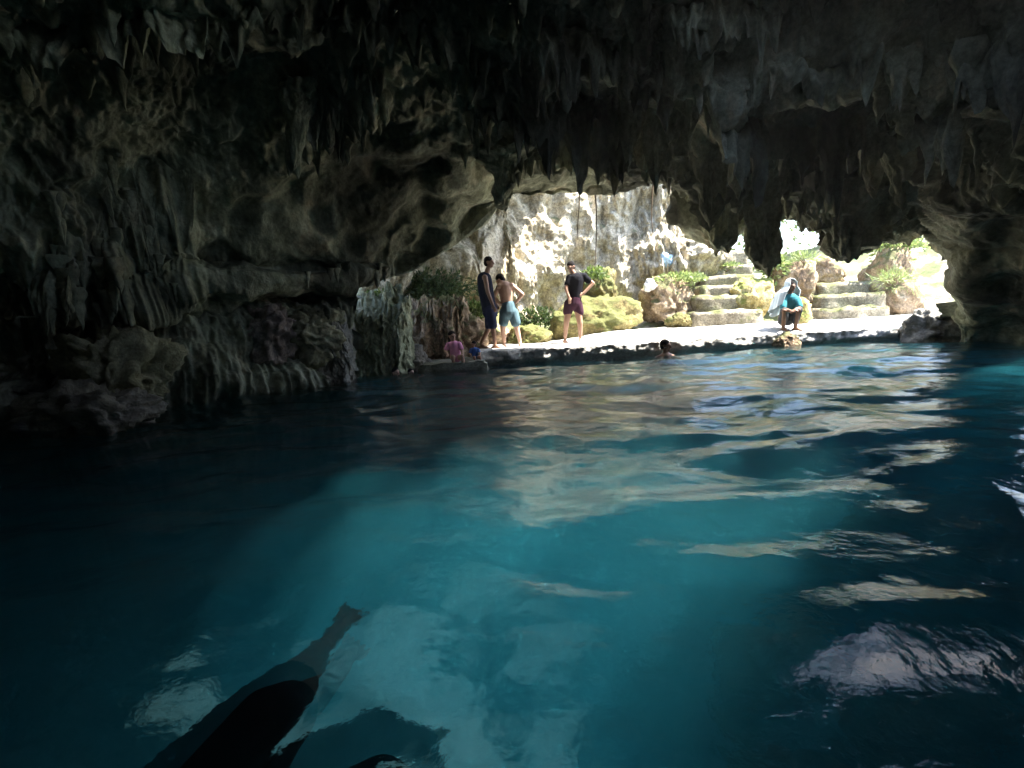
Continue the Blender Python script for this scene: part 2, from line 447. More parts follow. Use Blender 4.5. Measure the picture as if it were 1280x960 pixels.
def stalactite_mesh(seed, fat=1.0):
    rs = np.random.RandomState(seed)
    nr, ns = 16, 12
    t = np.linspace(0, 1, nr)
    r = (1 - t) ** rs.uniform(0.6, 1.0) * 0.5 + 0.03
    r = r * (1 + 0.18 * np.sin(t * rs.uniform(9, 16) + rs.uniform(0, 6)))
    an = np.linspace(0, 2 * np.pi, ns, endpoint=False)
    fl = 1 + 0.22 * np.sin(an * 3 + rs.uniform(0, 6)) + 0.12 * np.sin(an * 5 + rs.uniform(0, 6))
    ax = np.cumsum(rs.normal(0, 0.012, (nr, 2)), 0)
    V = np.zeros((nr, ns, 3))
    V[..., 0] = r[:, None] * fl * np.cos(an) * fat + ax[:, :1]
    V[..., 1] = r[:, None] * fl * np.sin(an) * fat * rs.uniform(.6, 1) + ax[:, 1:]
    V[..., 2] = -t[:, None]
    V = np.concatenate([V.reshape(-1, 3), [[ax[-1, 0], ax[-1, 1], -1.06]]])
    f = [(i * ns + j, (i + 1) * ns + j, (i + 1) * ns + (j + 1) % ns, i * ns + (j + 1) % ns) for i in range(nr - 1) for j in range(ns)]
    f += [((nr - 1) * ns + j, nr * ns, nr * ns, (nr - 1) * ns + (j + 1) % ns) for j in range(0)]
    me = bpy.data.meshes.new('stalactite')
    f += [((nr - 1) * ns + j, nr * ns, (nr - 1) * ns + (j + 1) % ns) for j in range(ns)]
    me.from_pydata(V.tolist(), [], f); me.update()
    me.polygons.foreach_set('use_smooth', [True] * len(me.polygons))
    me.materials.append(MAT['cave'])
    return me


smeshes = [stalactite_mesh(s) for s in range(12)]
CL = [((375, 470, 110, 190), 20, .2, .5, .07), ((60, 230, 210, 400), 34, .2, .5, .05), ((400, 640, 0, 110), 14, .2, .4, .07), ((560, 900, 70, 215), 46, .2, .5, .06),
      ((868, 925, 180, 285), 16, .3, .55, .12), ((955, 1060, 170, 270), 30, .2, .45, .06), ((0, 300, 0, 110), 12, .2, .4, .07), ((1060, 1250, 60, 250), 12, .2, .4, .07),
      ((405, 500, 60, 130), 9, .2, .4, .07), ((380, 520, 330, 352), 8, .08, .2, .04)]
for (x0, x1, y0, y1), cnt, l0, l1, rr in CL:
    for k in range(cnt):
        p = on_cave(rng.uniform(x0, x1), rng.uniform(y0, y1))
        L = rng.uniform(l0, l1) * rng.uniform(.6, 1.1); wd = rr * rng.uniform(.9, 2.2)
        o = obj('stalactite', smeshes[rng.randint(12)], None, shell)
        o.location = (p[0], p[1], p[2] + 0.12); o.scale = (wd * 2, wd * 2, L + 0.12)
        o.rotation_euler = (rng.normal(0, .05), rng.normal(0, .05), rng.uniform(0, 6.28))


def column(name, top, bot, rtop, rbot, seed, mat, lump=0.3):
    """a big hanging mass of dripstone, rough and fluted"""
    top, bot = np.array(top), np.array(bot)
    nr, ns = 150, 130
    t = np.linspace(0, 1, nr)
    an = np.linspace(0, 2 * np.pi, ns, endpoint=False)
    r = (rtop + (rbot - rtop) * sstep(0, .45, t)) * np.sqrt(np.clip(1 - ((t - .55) / .45).clip(0, 1) ** 3.2, 0, 1))
    c = top + (bot - top) * t[:, None]
    V = np.zeros((nr, ns, 3))
    D = np.stack([np.cos(an), np.sin(an), an * 0], -1)
    V = c[:, None] + D[None] * r[:, None, None]
    q = V + seed
    d = 0.32 * fbm(q * [2.4, 2.4, 1.2], 3) + 0.16 * fbm(q * [9, 9, 1.2], 3) + 0.07 * fbm(q * [11, 11, 7], 3)
    V = V + D[None] * (d * np.maximum(r, .06)[:, None] * 1.3 + .04 * d)[..., None]
    V[..., 2] -= 0.18 * np.clip(fbm(q * [8, 8, .3], 2), 0, 1) * t[:, None]
    f = grid_faces(nr, ns)
    wrap = np.stack([np.arange(nr - 1) * ns + ns - 1, (np.arange(nr - 1) + 1) * ns + ns - 1, (np.arange(nr - 1) + 1) * ns, np.arange(nr - 1) * ns], -1)
    o = obj(name, mesh_np(name, V.reshape(-1, 3), np.concatenate([f, wrap])), mat, shell)
    return o


column('dripstone_column', P(948, 215, 8.7), P(955, 334, 8.9), .42, .27, 1.0, MAT['cave'])
column('dripstone_column', P(903, 240, 8.9), P(902, 313, 9.0), .45, .24, 5.0, MAT['cave'])
column('dripstone_column', P(1050, 230, 8.6), P(1052, 325, 8.8), .45, .26, 9.0, MAT['cave'])
column('dripstone_column', P(1012, 225, 8.9), P(1008, 285, 9.1), .38, .2, 12.0, MAT['cave'])
column('dripstone_column', P(1120, 190, 8.4), P(1118, 300, 9.3), .7, .45, 15.0, MAT['cave'])
column('dripstone_column', P(408, 95, 6.6), P(412, 185, 6.7), .25, .1, 18.0, MAT['cave'])
column('dripstone_column', P(372, 110, 6.4), P(366, 215, 6.5), .3, .12, 21.0, MAT['cave'])
column('dripstone_column', P(850, 40, 6.0), P(842, 120, 6.2), .3, .12, 24.0, MAT['cave'])
column('dripstone_column', P(632, 190, 8.0), P(628, 262, 8.4), .4, .14, 27.0, MAT['cave'])


def curtain(x0, x1, y0, y1, seed, thick=.10, back=0.0):
    """a hanging sheet of dripstone: fluted, with a ragged fringe"""
    A_, B_ = on_cave(x0, y0), on_cave(x1, y0)
    C_ = 0.5 * (A_ + B_)
    Ym = C_[1]; L0 = P((x0 + x1) / 2, y0, Ym)[2] - P((x0 + x1) / 2, y1, Ym)[2]
    nx, nz = max(40, int(np.linalg.norm(B_ - A_) / .018)), 46
    u_ = np.linspace(0, 1, nx); v_ = np.linspace(0, 1, nz)
    ax = (B_ - A_).copy(); ax[2] = 0; ax /= np.linalg.norm(ax); nh = np.array([ax[1], -ax[0], 0])
    if nh[1] > 0: nh = -nh
    q = np.stack([u_ * np.linalg.norm(B_ - A_), u_ * 0 + seed, u_ * 0], -1)
    path = A_[None] + (B_ - A_)[None] * u_[:, None] + nh[None] * (0.16 * fbm(q * 1.7, 2) + .10 * fbm(q * 5.5, 2) + .0)[:, None]
    end = np.sqrt(np.clip(1 - (2 * u_ - 1) ** 6, 0, 1))
    Ln = L0 * end * np.clip(.55 + .45 * fbm(q * 2.4 + 4, 2) + .75 * np.clip(fbm(q * 9 + 9, 2), -.15, 1), .08, 1.5)
    V = np.zeros((2, nx, nz, 3))
    for sd in (0, 1):
        sg = 1 if sd == 0 else -1
        Q = path[:, None, :] + np.zeros((1, nz, 1))
        Q[..., 2] = Q[..., 2] + .16 - v_[None] * (Ln[:, None] + .16)
        th = thick * (1 - v_[None] ** 1.6) * end[:, None] + .003
        fl = .10 * fbm(np.stack([q[:, 0:1] * 9 + 0 * v_[None], seed + 0 * q[:, 0:1] + 0 * v_[None], v_[None] * 1.3 + 0 * q[:, 0:1]], -1), 3)
        Q = Q + nh * (sg * th + fl * (.4 + v_[None]) * end[:, None] + .22 * (1 - v_[None]) ** 2 * -1)[..., None]
        Q = Q + nh * (.03 * fbm(Q * 6 + seed, 3))[..., None]
        V[sd] = Q
    V[1, :, -1] = V[0, :, -1]; 
    f0 = grid_faces(nx, nz)
    return obj('dripstone_curtain', mesh_np('dripstone_curtain', V.reshape(-1, 3), np.concatenate([f0, f0 + nx * nz])), MAT['cave'], shell)


CU = [(575, 690, 62, 112), (668, 760, 50, 128), (740, 835, 68, 118), (500, 590, 40, 92), (395, 520, 20, 74),
      (596, 680, 132, 196), (660, 742, 138, 222), (728, 800, 128, 214), (785, 872, 140, 220), (610, 700, 180, 236), (700, 800, 190, 232),
      (862, 915, 180, 262), (900, 962, 150, 250), (955, 1040, 160, 240), (1020, 1110, 150, 262), (1090, 1150, 180, 270), (960, 1060, 90, 150),
      (355, 430, 120, 188), (400, 465, 118, 172), (440, 480, 90, 150), (60, 150, 300, 392), (110, 200, 250, 372), (165, 240, 215, 330), (30, 90, 350, 420),
      (0, 130, 30, 110), (120, 260, 20, 96), (250, 380, 20, 90), (860, 980, 20, 96), (1070, 1160, 50, 150), (1180, 1290, 60, 170), (1120, 1200, 150, 250), (790, 880, 20, 80)]
for i_, c_ in enumerate(CU):
    curtain(*c_, seed=3.7 * i_ + 1)


# ------------------------------------------------------------------ pool bed and water
gx, gy = np.meshgrid(np.arange(-10, 12.01, 0.09), np.arange(-8.5, 12.01, 0.09), indexing='ij')
z = -3.3 + 0.5 * fbm(np.stack([gx * .5, gy * .5, gx * 0], -1), 4) + 0.18 * fbm(np.stack([gx * 2, gy * 2, gx * 0 + 4], -1), 4)
z = z - 2.2 * sstep(0.8, 3.5, gx) * sstep(10.0, 7.5, gy) + 1.0 * sstep(7.0, 10.0, gy) + 0.8 * sstep(-1.5, -6, gx)
B = np.stack([gx, gy, z], -1)
bed = obj('pool_bed', mesh_np('pool_bed', B.reshape(-1, 3), grid_faces(*gx.shape)), MAT['floor'])
tag(bed, kind='structure')


def water_mat():
    m = bpy.data.materials.new('water'); m.use_nodes = True
    n, l = m.node_tree.nodes, m.node_tree.links
    n.clear()
    out = n.new('ShaderNodeOutputMaterial')
    g = n.new('ShaderNodeNewGeometry')
    t = n.new('ShaderNodeTexNoise'); t.inputs['Scale'].default_value = 6.5; t.inputs['Detail'].default_value = 6
    l.new(g.outputs['Position'], t.inputs[0])
    bp = n.new('ShaderNodeBump'); bp.inputs['Strength'].default_value = 0.26; bp.inputs['Distance'].default_value = 0.05
    l.new(t.outputs[0], bp.inputs['Height'])
    fr = n.new('ShaderNodeFresnel'); fr.inputs['IOR'].default_value = 1.33; l.new(bp.outputs[0], fr.inputs['Normal'])
    gl = n.new('ShaderNodeBsdfGlossy'); gl.inputs['Roughness'].default_value = 0.03; l.new(bp.outputs[0], gl.inputs['Normal'])
    rf = n.new('ShaderNodeBsdfRefraction'); rf.inputs['IOR'].default_value = 1.33; rf.inputs['Roughness'].default_value = 0.0; l.new(bp.outputs[0], rf.inputs['Normal'])
    tr = n.new('ShaderNodeBsdfTransparent')
    m1 = n.new('ShaderNodeMixShader'); m1.inputs[0].default_value = 0.30
    l.new(rf.outputs[0], m1.inputs[1]); l.new(tr.outputs[0], m1.inputs[2])
    m2 = n.new('ShaderNodeMixShader'); l.new(fr.outputs[0], m2.inputs[0]); l.new(m1.outputs[0], m2.inputs[1]); l.new(gl.outputs[0], m2.inputs[2])
    l.new(m2.outputs[0], out.inputs['Surface'])
    ab = n.new('ShaderNodeVolumeAbsorption'); ab.inputs['Color'].default_value = (0.02, 0.63, 0.79, 1); ab.inputs['Density'].default_value = 0.40
    s = n.new('ShaderNodeVolumeScatter'); s.inputs['Color'].default_value = (0.13, 0.80, 0.96, 1); s.inputs['Density'].default_value = 0.17
    s.inputs['Anisotropy'].default_value = 0.3
    ad = n.new('ShaderNodeAddShader'); l.new(ab.outputs[0], ad.inputs[0]); l.new(s.outputs[0], ad.inputs[1])
    l.new(ad.outputs[0], out.inputs['Volume'])
    return m


MAT['water'] = water_mat()


def waves(x, y):
    q = np.stack([x, y, x * 0], -1)
    wx = x + 0.35 * perlin(q * 0.6 + 3); wy = y + 0.35 * perlin(q * 0.6 + 9)
    h = 0.065 * perlin(np.stack([wx * 0.45, wy * 0.95, x * 0 + .5], -1))
    h = h + 0.040 * perlin(np.stack([wx * 1.3 + wy * .3, wy * 2.4, x * 0 + 2.5], -1))
    h = h + 0.014 * perlin(np.stack([wx * 3.1 - wy * .5, wy * 4.8, x * 0 + 7.5], -1))
    h = h + 0.0032 * perlin(np.stack([wx * 9, wy * 12, x * 0 + 1.5], -1))
    return h


gx, gy = np.meshgrid(np.arange(-9.8, 11.81, 0.045), np.concatenate([np.arange(-8, -.2, 0.12), np.arange(-.2, 11.0, 0.036)]), indexing='ij')
Wt = np.stack([gx, gy, waves(gx, gy)], -1)
a, b = gx.shape
Fw = grid_faces(a, b)
Vw = Wt.reshape(-1, 3)
ring = np.concatenate([np.arange(b), np.arange(1, a) * b + b - 1, (a - 1) * b + np.arange(b - 2, -1, -1), np.arange(a - 2, 0, -1) * b])
low = Vw[ring].copy(); low[:, 2] = -7.5
k = len(ring); base = len(Vw)
Vw = np.concatenate([Vw, low, [[1, 1, -7.5]]])
side = np.stack([ring, base + np.arange(k), base + (np.arange(k) + 1) % k, np.roll(ring, -1)], -1)
capf = np.stack([base + np.arange(k), np.full(k, base + k), base + (np.arange(k) + 1) % k], -1)
me = bpy.data.meshes.new('water')
bmw = None
Fall = np.concatenate([Fw, side])
loops = np.concatenate([Fall.ravel(), capf.ravel()]).astype(np.int32)
me.vertices.add(len(Vw)); me.vertices.foreach_set('co', Vw.astype(np.float32).ravel())
me.loops.add(len(loops)); me.loops.foreach_set('vertex_index', loops)
me.polygons.add(len(Fall) + len(capf))
ls = np.concatenate([np.arange(len(Fall)) * 4, len(Fall) * 4 + np.arange(len(capf)) * 3]).astype(np.int32)
me.polygons.foreach_set('loop_start', ls)
me.polygons.foreach_set('use_smooth', np.concatenate([np.ones(len(Fw), bool), np.zeros(len(side) + len(capf), bool)]))
me.update(calc_edges=True); me.validate()
bmw = bmesh.new(); bmw.from_mesh(me); bmesh.ops.recalc_face_normals(bmw, faces=bmw.faces); bmw.to_mesh(me); bmw.free()
water = obj('water', me, MAT['water'])
tag(water, kind='structure')


# ------------------------------------------------------------------ sinkhole behind: ground, wall
def ground_z(x, y):
    z = 0.22 + 0.45 * sstep(11.6, 13.5, y) + 1.1 * sstep(3.0, 5.5, x) * sstep(12.4, 15.5, y)
    z = z + 1.2 * sstep(9.5, 12.5, x) * sstep(11.0, 14, y)
    return z


xs = np.concatenate([np.linspace(-400, -14, 14), np.arange(-13.5, 22, 0.12), np.linspace(23, 400, 14)])
ys = np.concatenate([np.arange(11.0, 24, 0.12), np.linspace(25, 500, 16)])
gx, gy = np.meshgrid(xs, ys, indexing='ij')
q = np.stack([gx, gy, gx * 0], -1)
gz = ground_z(gx, gy) + (0.10 * fbm(q * 1.2, 4) + 0.03 * fbm(q * 5, 3)) * sstep(11.2, 12.2, gy)
ground = obj('ground', mesh_np('ground', np.stack([gx, gy, gz], -1).reshape(-1, 3), grid_faces(*gx.shape)), MAT['earth'])
tag(ground, kind='structure')

gx, gy = np.meshgrid(np.concatenate([np.arange(11.2, 20, .25), np.linspace(21, 400, 12)]), np.concatenate([np.linspace(-300, -9, 10), np.arange(-8, 11.3, .25)]), indexing='ij')
q = np.stack([gx, gy, gx * 0], -1)
sz = -0.9 + 1.4 * sstep(11.2, 13.5, gx) + .25 * fbm(q * .7, 4)
tag(obj('shore', mesh_np('shore', np.stack([gx, gy, sz], -1).reshape(-1, 3), grid_faces(*gx.shape)), MAT['earth']), kind='structure')

# back wall: curve in plan, tall and leaning
plan = [(-9.0, 9.3), (-5.5, 10.9), (-3.6, 11.9), (-2.2, 12.6), (-0.8, 13.4), (0.2, 13.3), (1.0, 13.9), (2.5, 14.6), (4.0, 14.3), (5.0, 14.2), (5.6, 14.9), (5.9, 17.0), (6.0, 22.0)]
plan = np.array(plan)
tt = np.linspace(0, len(plan) - 1.001, 620)
pl = catmull(plan, tt, False, 0)
zz = np.linspace(-0.5, 8.5, 330)
tan = np.gradient(pl, axis=0); nrm = np.stack([tan[:, 1], -tan[:, 0]], -1); nrm /= np.linalg.norm(nrm, axis=1)[:, None]
Wl = np.zeros((len(tt), len(zz), 3))
Wl[..., :2] = pl[:, None]; Wl[..., 2] = zz[None]
lean = -0.35 * sstep(0.8, 2.0, zz) + 0.38 * np.clip(zz - 2.0, 0, 9)
Wl[..., 0] -= nrm[:, None, 0] * lean; Wl[..., 1] -= nrm[:, None, 1] * lean
nn = np.zeros_like(Wl); nn[..., :2] = nrm[:, None]
big = fbm(Wl * [0.7, 0.7, 0.3], 3, off=2); fl = fbm(Wl * [4.5, 4.5, 0.5], 4, 0.6, off=6); md = fbm(Wl * 2.4, 4, 0.55, ridged=True, off=4) - .9
fn = fbm(Wl * 9, 3, off=1)
flow = np.exp(-((Wl[..., 0] - 4.3) / 1.1) ** 2)
Wl = Wl + nn * (0.9 * big + (0.10 + 0.22 * flow) * fl + 0.05 * md * (1 - .8 * flow) + 0.02 * fn)[..., None]
bw = obj('sinkhole_wall', mesh_np('sinkhole_wall', Wl.reshape(-1, 3), grid_faces(len(tt), len(zz))), MAT['wall'])
tag(bw, 'pale sunlit limestone wall with flowstone streaks behind the ledge', kind='structure')

# ------------------------------------------------------------------ concrete platform
LEDGE = [(-0.62, 9.75), (0.2, 9.9), (1.2, 10.05), (2.2, 10.2), (3.4, 10.35), (4.6, 10.45), (5.8, 10.55), (7.0, 10.7), (8.2, 10.8), (9.8, 10.9), (11.2, 10.9)]


def platform(name, pts, back, ztop, seed, zbot=-3.2):
    pts = np.array(pts, float)
    n_ = int(np.linalg.norm(pts[-1] - pts[0]) / 0.03)
    fe = catmull(pts, np.linspace(0, len(pts) - 1.001, n_), False, 0)
    prof = [(0.0, zbot, 3), (0.0, -0.25, 8), (0.0, ztop - 0.03, 14), (0.03, ztop, 3)]
    rows = []
    for z_ in np.concatenate([np.linspace(zbot, -0.3, 10), np.linspace(-0.27, ztop - 0.03, 24)]):
        rows.append((0, z_))
    rows.append((0.02, ztop - 0.01)); rows.append((0.05, ztop))
    for v in np.linspace(0.12, 1, 26):
        rows.append((v, None))
    Gm = np.zeros((n_, len(rows), 3))
    for j, (v, z_) in enumerate(rows):
        if z_ is not None:
            Gm[:, j, 0] = fe[:, 0]; Gm[:, j, 1] = fe[:, 1] + v; Gm[:, j, 2] = z_
        else:
            Gm[:, j, 0] = fe[:, 0]; Gm[:, j, 1] = fe[:, 1] + 0.08 + (back - fe[:, 1] - 0.08) * v ; Gm[:, j, 2] = ztop
    face = np.array([1.0 if z_ is not None else 0.0 for v, z_ in rows])[None]
    q = Gm + seed
    e = fbm(q * [2.2, 2.2, 3.5], 4, 0.55); e2 = fbm(q * [9, 9, 9], 3, 0.6)
    under = sstep(0.12, -0.02, Gm[..., 2]) * 0.18
    Gm[..., 1] += face * (0.07 * e + 0.02 * e2) + under * face
    Gm[..., 2] += (1 - face) * 0.17 * sstep(10.3, 12.0, Gm[..., 1]) * sstep(0.8, 2.6, Gm[..., 0])
    Gm[..., 2] += (1 - face) * (0.018 * fbm(q * [1.5, 1.5, 1], 3) + 0.006 * e2) + face * (Gm[..., 2] > 0.1) * 0.02 * e
    return mesh_np(name, Gm.reshape(-1, 3), grid_faces(n_, len(rows)))


pf = obj('stone_platform', platform('stone_platform', LEDGE, 12.3, 0.30, 0.0), MAT['concrete'])
tag(pf, 'long pale concrete ledge along the far edge of the pool', kind='structure')

def boulder_mesh(name, half, seed, rough=1.0, subdiv=5, cuts=7):
    bm = bmesh.new(); bmesh.ops.create_icosphere(bm, subdivisions=subdiv, radius=1)
    V = np.array([v.co[:] for v in bm.verts]); rs = np.random.RandomState(seed)
    for k in range(cuts):
        n_ = rs.normal(size=3); n_[2] *= .7; n_ /= np.linalg.norm(n_)
        d = V @ n_; lim = rs.uniform(.55, .85)
        V = V - np.clip(d - lim, 0, None)[:, None] * n_ * .9
    V = V / np.abs(V).max(0)
    V = V * np.array(half)
    n_ = V / (np.linalg.norm(V, axis=1)[:, None] + 1e-6)
    s = float(np.mean(half))
    q = V / s + seed * 3.1
    V = V + n_ * (s * rough * (0.22 * fbm(q * 1.3, 3) + 0.11 * (fbm(q * 3.0, 4, ridged=True) - .8) + 0.045 * fbm(q * 9, 3)))[:, None]
    for v, c in zip(bm.verts, V): v.co = c
    me = bpy.data.meshes.new(name); bm.to_mesh(me); bm.free()
    me.polygons.foreach_set('use_smooth', [True] * len(me.polygons))
    return me


def boulder(label, box, Y, depth, mat, seed, rough=1.0, group=None, cat='rock', name='boulder', cuts=7, dz=0.0):
    x0, y0, x1, y1 = box
    a_ = P((x0 + x1) / 2, y1, Y); b_ = P((x0 + x1) / 2, y0, Y); w_ = P(x1, y1, Y)[0] - P(x0, y1, Y)[0]
    half = (w_ / 2, depth / 2, (b_[2] - a_[2]) / 2 + dz)
    o = obj(name, boulder_mesh(name, half, seed, rough, cuts=cuts), MAT[mat])
    o.location = ((a_[0] + b_[0]) / 2, Y + depth / 2, (a_[2] + b_[2]) / 2 - dz)
    return tag(o, label, cat, group)


GB = 'boulders around the ledge and steps'
boulder('large flat topped mossy green boulder behind the man in the black T-shirt', (682, 368, 814, 436), 11.6, 1.5, 'boulder', 3, .8, GB, cuts=9)
boulder('pointed grey rock rising behind the large mossy boulder', (728, 334, 782, 400), 12.6, .9, 'boulder', 8, 1, GB)
boulder('rounded brown rock with green plants on top beside the left stairs', (808, 346, 890, 410), 12.3, 1.2, 'boulder_brown', 12, 1, GB)
boulder('small mossy stone at the foot of the widest bottom step', (838, 392, 872, 412), 11.8, .5, 'boulder', 14, 1, GB)
boulder('yellowish boulder between the stone stairs and the squatting person', (926, 342, 986, 408), 12.1, 1.1, 'boulder_yellow', 17, 1, GB)
boulder('tall orange brown rock behind the squatting person', (978, 316, 1040, 408), 12.5, 1.1, 'boulder_brown', 21, 1.1, GB)
boulder('small golden stone just beside the squatting person', (988, 372, 1024, 410), 11.4, .5, 'boulder_yellow', 25, .8, GB)
boulder('dark grey rock above the tall orange brown rock', (1022, 322, 1066, 366), 13.8, 1.1, 'boulder_brown', 28, 1, GB)
boulder('low mossy stone behind the legs of the shirtless man', (626, 408, 690, 440), 11.4, .8, 'boulder', 31, 1, GB)
boulder('brown rock behind the tall man in the dark tank top', (570, 392, 650, 440), 11.7, .9, 'boulder_brown', 34, 1, GB)
boulder('pale overgrown rock mound beside the far right stairs', (1095, 298, 1180, 420), 12.4, 1.6, 'boulder_brown', 37, 1, GB)
boulder('wet stone at the ledge front beneath the squatting person', (966, 417, 1008, 432), 10.35, .45, 'boulder_brown', 41, .8, GB, dz=.1)
boulder('dark rock at the foot of the shadowed cave wall where the pale ledge ends', (1160, 372, 1232, 436), 9.9, 1.2, 'boulder_dark', 71, 1.1, GB, dz=.15)
GS = 'rough rocks along the shaded shore'
boulder('long pinkish brown rock behind the two small children', (488, 388, 605, 452), 10.4, 1.3, 'boulder_brown', 44, 1.1, GS)
boulder('dark wet rock at the waterline beside the two heads in the water', (470, 432, 545, 478), 9.5, .7, 'boulder_dark', 47, 1.2, GS, dz=.1)
boulder('pinkish rounded rock under the pale band of the cave wall', (284, 380, 352, 456), 7.35, .9, 'boulder_pink', 50, 1.9, GS)
boulder('olive rounded rock next to the pinkish rounded rock', (336, 384, 410, 456), 7.75, .9, 'boulder_olive', 53, 1.9, GS)
boulder('large olive rock bulging from the darkest part of the shore', (40, 418, 168, 520), 5.5, .9, 'boulder_olive', 59, 1.9, GS)
boulder('low purple grey rock shelf at the near end of the shore', (-30, 496, 150, 552), 5.0, .9, 'boulder_dark', 62, 1.6, GS, dz=.1)


# fluted pale flowstone outcrop on the left shore
def outcrop(name, box, Y, depth, seed, mat):
    x0, y0, x1, y1 = box
    A_ = P(x0, y1, Y); B_ = P(x1, y0, Y)
    nx, nz = 180, 170
    s_ = np.linspace(-1, 1, nx); z_ = np.linspace(0, 1, nz)
    S, Z = np.meshgrid(s_, z_, indexing='ij')
    w_ = (B_[0] - A_[0]) / 2; h = B_[2] + 0.6
    prof = np.sqrt(np.clip(1 - S ** 4, 0, 1)) * np.sqrt(np.clip(1 - Z ** 5, 0, 1))
    prof = prof * (1 - 0.35 * sstep(.75, .1, Z))
    V = np.stack([(A_[0] + B_[0]) / 2 + S * w_, Y + depth - depth * prof, -0.6 + Z * h], -1)
    q = V + seed
    V[..., 1] -= 0.16 * fbm(q * [7, 1, .8], 3) * (prof > .02) + .12 * fbm(q * 2.2, 4) + .03 * fbm(q * 14, 3)
    V[..., 2] += Z * 0.22 * fbm(q * [5, 5, 0], 3)
    V[..., 0] += .05 * fbm(q * 5 + 9, 3)
    return obj(name, mesh_np(name, V.reshape(-1, 3), grid_faces(nx, nz)), MAT[mat])


tag(outcrop('flowstone_outcrop', (418, 362, 502, 470), 8.9, .8, 3.0, 'flow'), 'pale green fluted flowstone outcrop at the water before the low slab', 'rock', GS)
tag(outcrop('rock_outcrop', (486, 370, 580, 462), 10.1, .9, 15.0, 'boulder_brown'), 'dim brown fluted rock between the pale flowstone outcrop and the long pinkish rock', 'rock', GS)
tag(outcrop('flowstone_outcrop', (372, 380, 424, 478), 8.1, .6, 8.0, 'boulder_dark'), 'narrow dark fluted rock beside the pale green flowstone outcrop', 'rock', GS)


def worn_block(name, x0, x1, y0, y1, z0, z1, seed, mat, rnd=.04, amp=1.0):
    bm = bmesh.new(); bmesh.ops.create_cube(bm, size=1)
    for v in bm.verts:
        v.co = ((x0 + x1) / 2 + v.co.x * (x1 - x0), (y0 + y1) / 2 + v.co.y * (y1 - y0), (z0 + z1) / 2 + v.co.z * (z1 - z0))
    bmesh.ops.bevel(bm, geom=bm.edges[:], offset=rnd, segments=2, affect='EDGES')
    bmesh.ops.subdivide_edges(bm, edges=[e for e in bm.edges if e.calc_length() > .15], cuts=11, use_grid_fill=True)
    V = np.array([v.co[:] for v in bm.verts]); N = np.array([v.normal[:] for v in bm.verts])
    d = amp * (0.05 * fbm((V + seed) * 2.5, 3) + .018 * fbm((V + seed) * 9, 3))
    V = V + N * d[:, None]
    for v, c in zip(bm.verts, V): v.co = c
    me = bpy.data.meshes.new(name); bm.to_mesh(me); bm.free()
    me.polygons.foreach_set('use_smooth', [True] * len(me.polygons))
    return obj(name, me, MAT[mat])


def stairs(label, steps, seed, mat):
    """steps: (px0, px1, py_top, Y_front, z_bottom)"""
    root = empty('stone_staircase', tuple(P((steps[0][0] + steps[0][1]) / 2, steps[0][2], steps[0][3])))
    root.location.z = 0.3
    tag(root, label, 'stairs', 'stone stairs up from the ledge')
    for k, (a_, b_, py, Y, dep, zb) in enumerate(steps):
        A_ = P(a_, py, Y); B_ = P(b_, py, Y); zt = (A_[2] + B_[2]) / 2
        o = worn_block('step', A_[0], B_[0], Y, Y + dep, zb, zt, seed + k, mat, .03, 1.25)
        o.parent = root; o.location = -Vector(root.location)
    return root


stairs('steep worn concrete stairs with a wide mossy bottom step', [(866, 953, 389, 11.9, 1.0, .1), (871, 950, 369, 12.35, 1.0, .2), (876, 947, 356, 12.8, 1.0, .5), (880, 945, 344, 13.25, 1.2, .8), (884, 942, 331, 13.7, 1.3, 1.2), (887, 935, 314, 14.2, 1.2, 1.5)], 3, 'step')
stairs('low sunlit stairs behind the brightest end of the ledge', [(1030, 1112, 384, 11.9, 1.0, .1), (1028, 1108, 367, 12.4, 1.0, .2), (1026, 1104, 352, 12.9, 1.2, .5)], 11, 'step')

# low slab at the left end of the ledge
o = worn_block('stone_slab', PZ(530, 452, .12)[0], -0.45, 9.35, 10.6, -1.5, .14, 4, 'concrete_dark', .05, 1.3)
tag(o, 'low dark stone slab where the two small children sit', 'slab')

# ------------------------------------------------------------------ plants
def leaf_mesh(name, n_, rad, ln, wd, seed, up_bias=.3, fall=0.0, shell_=.3):
    rs = np.random.RandomState(seed)
    V, Fc = [], []
    for k in range(n_):
        d = rs.normal(size=3); d /= np.linalg.norm(d); d[2] = abs(d[2]) * .9 + .02 if rs.rand() < .8 else d[2]
        c = d * np.array(rad) * rs.uniform(shell_, 1)
        c[2] += 0
        dr = d + rs.normal(size=3) * .6; dr[2] += up_bias - fall; dr /= np.linalg.norm(dr)
        sd = np.cross(dr, rs.normal(size=3)); sd /= np.linalg.norm(sd) + 1e-6
        L = ln * rs.uniform(.6, 1.3); Wd = wd * rs.uniform(.7, 1.2)
        nn_ = np.cross(sd, dr)
        i = len(V)
        V += [c, c + dr * L * .5 + sd * Wd + nn_ * L * .06, c + dr * L * .5 - sd * Wd + nn_ * L * .06, c + dr * L - nn_ * L * .1]
        Fc += [(i, i + 1, i + 3, i + 2)]
    me = bpy.data.meshes.new(name); me.from_pydata([tuple(v) for v in V], [], Fc); me.update()
    return me


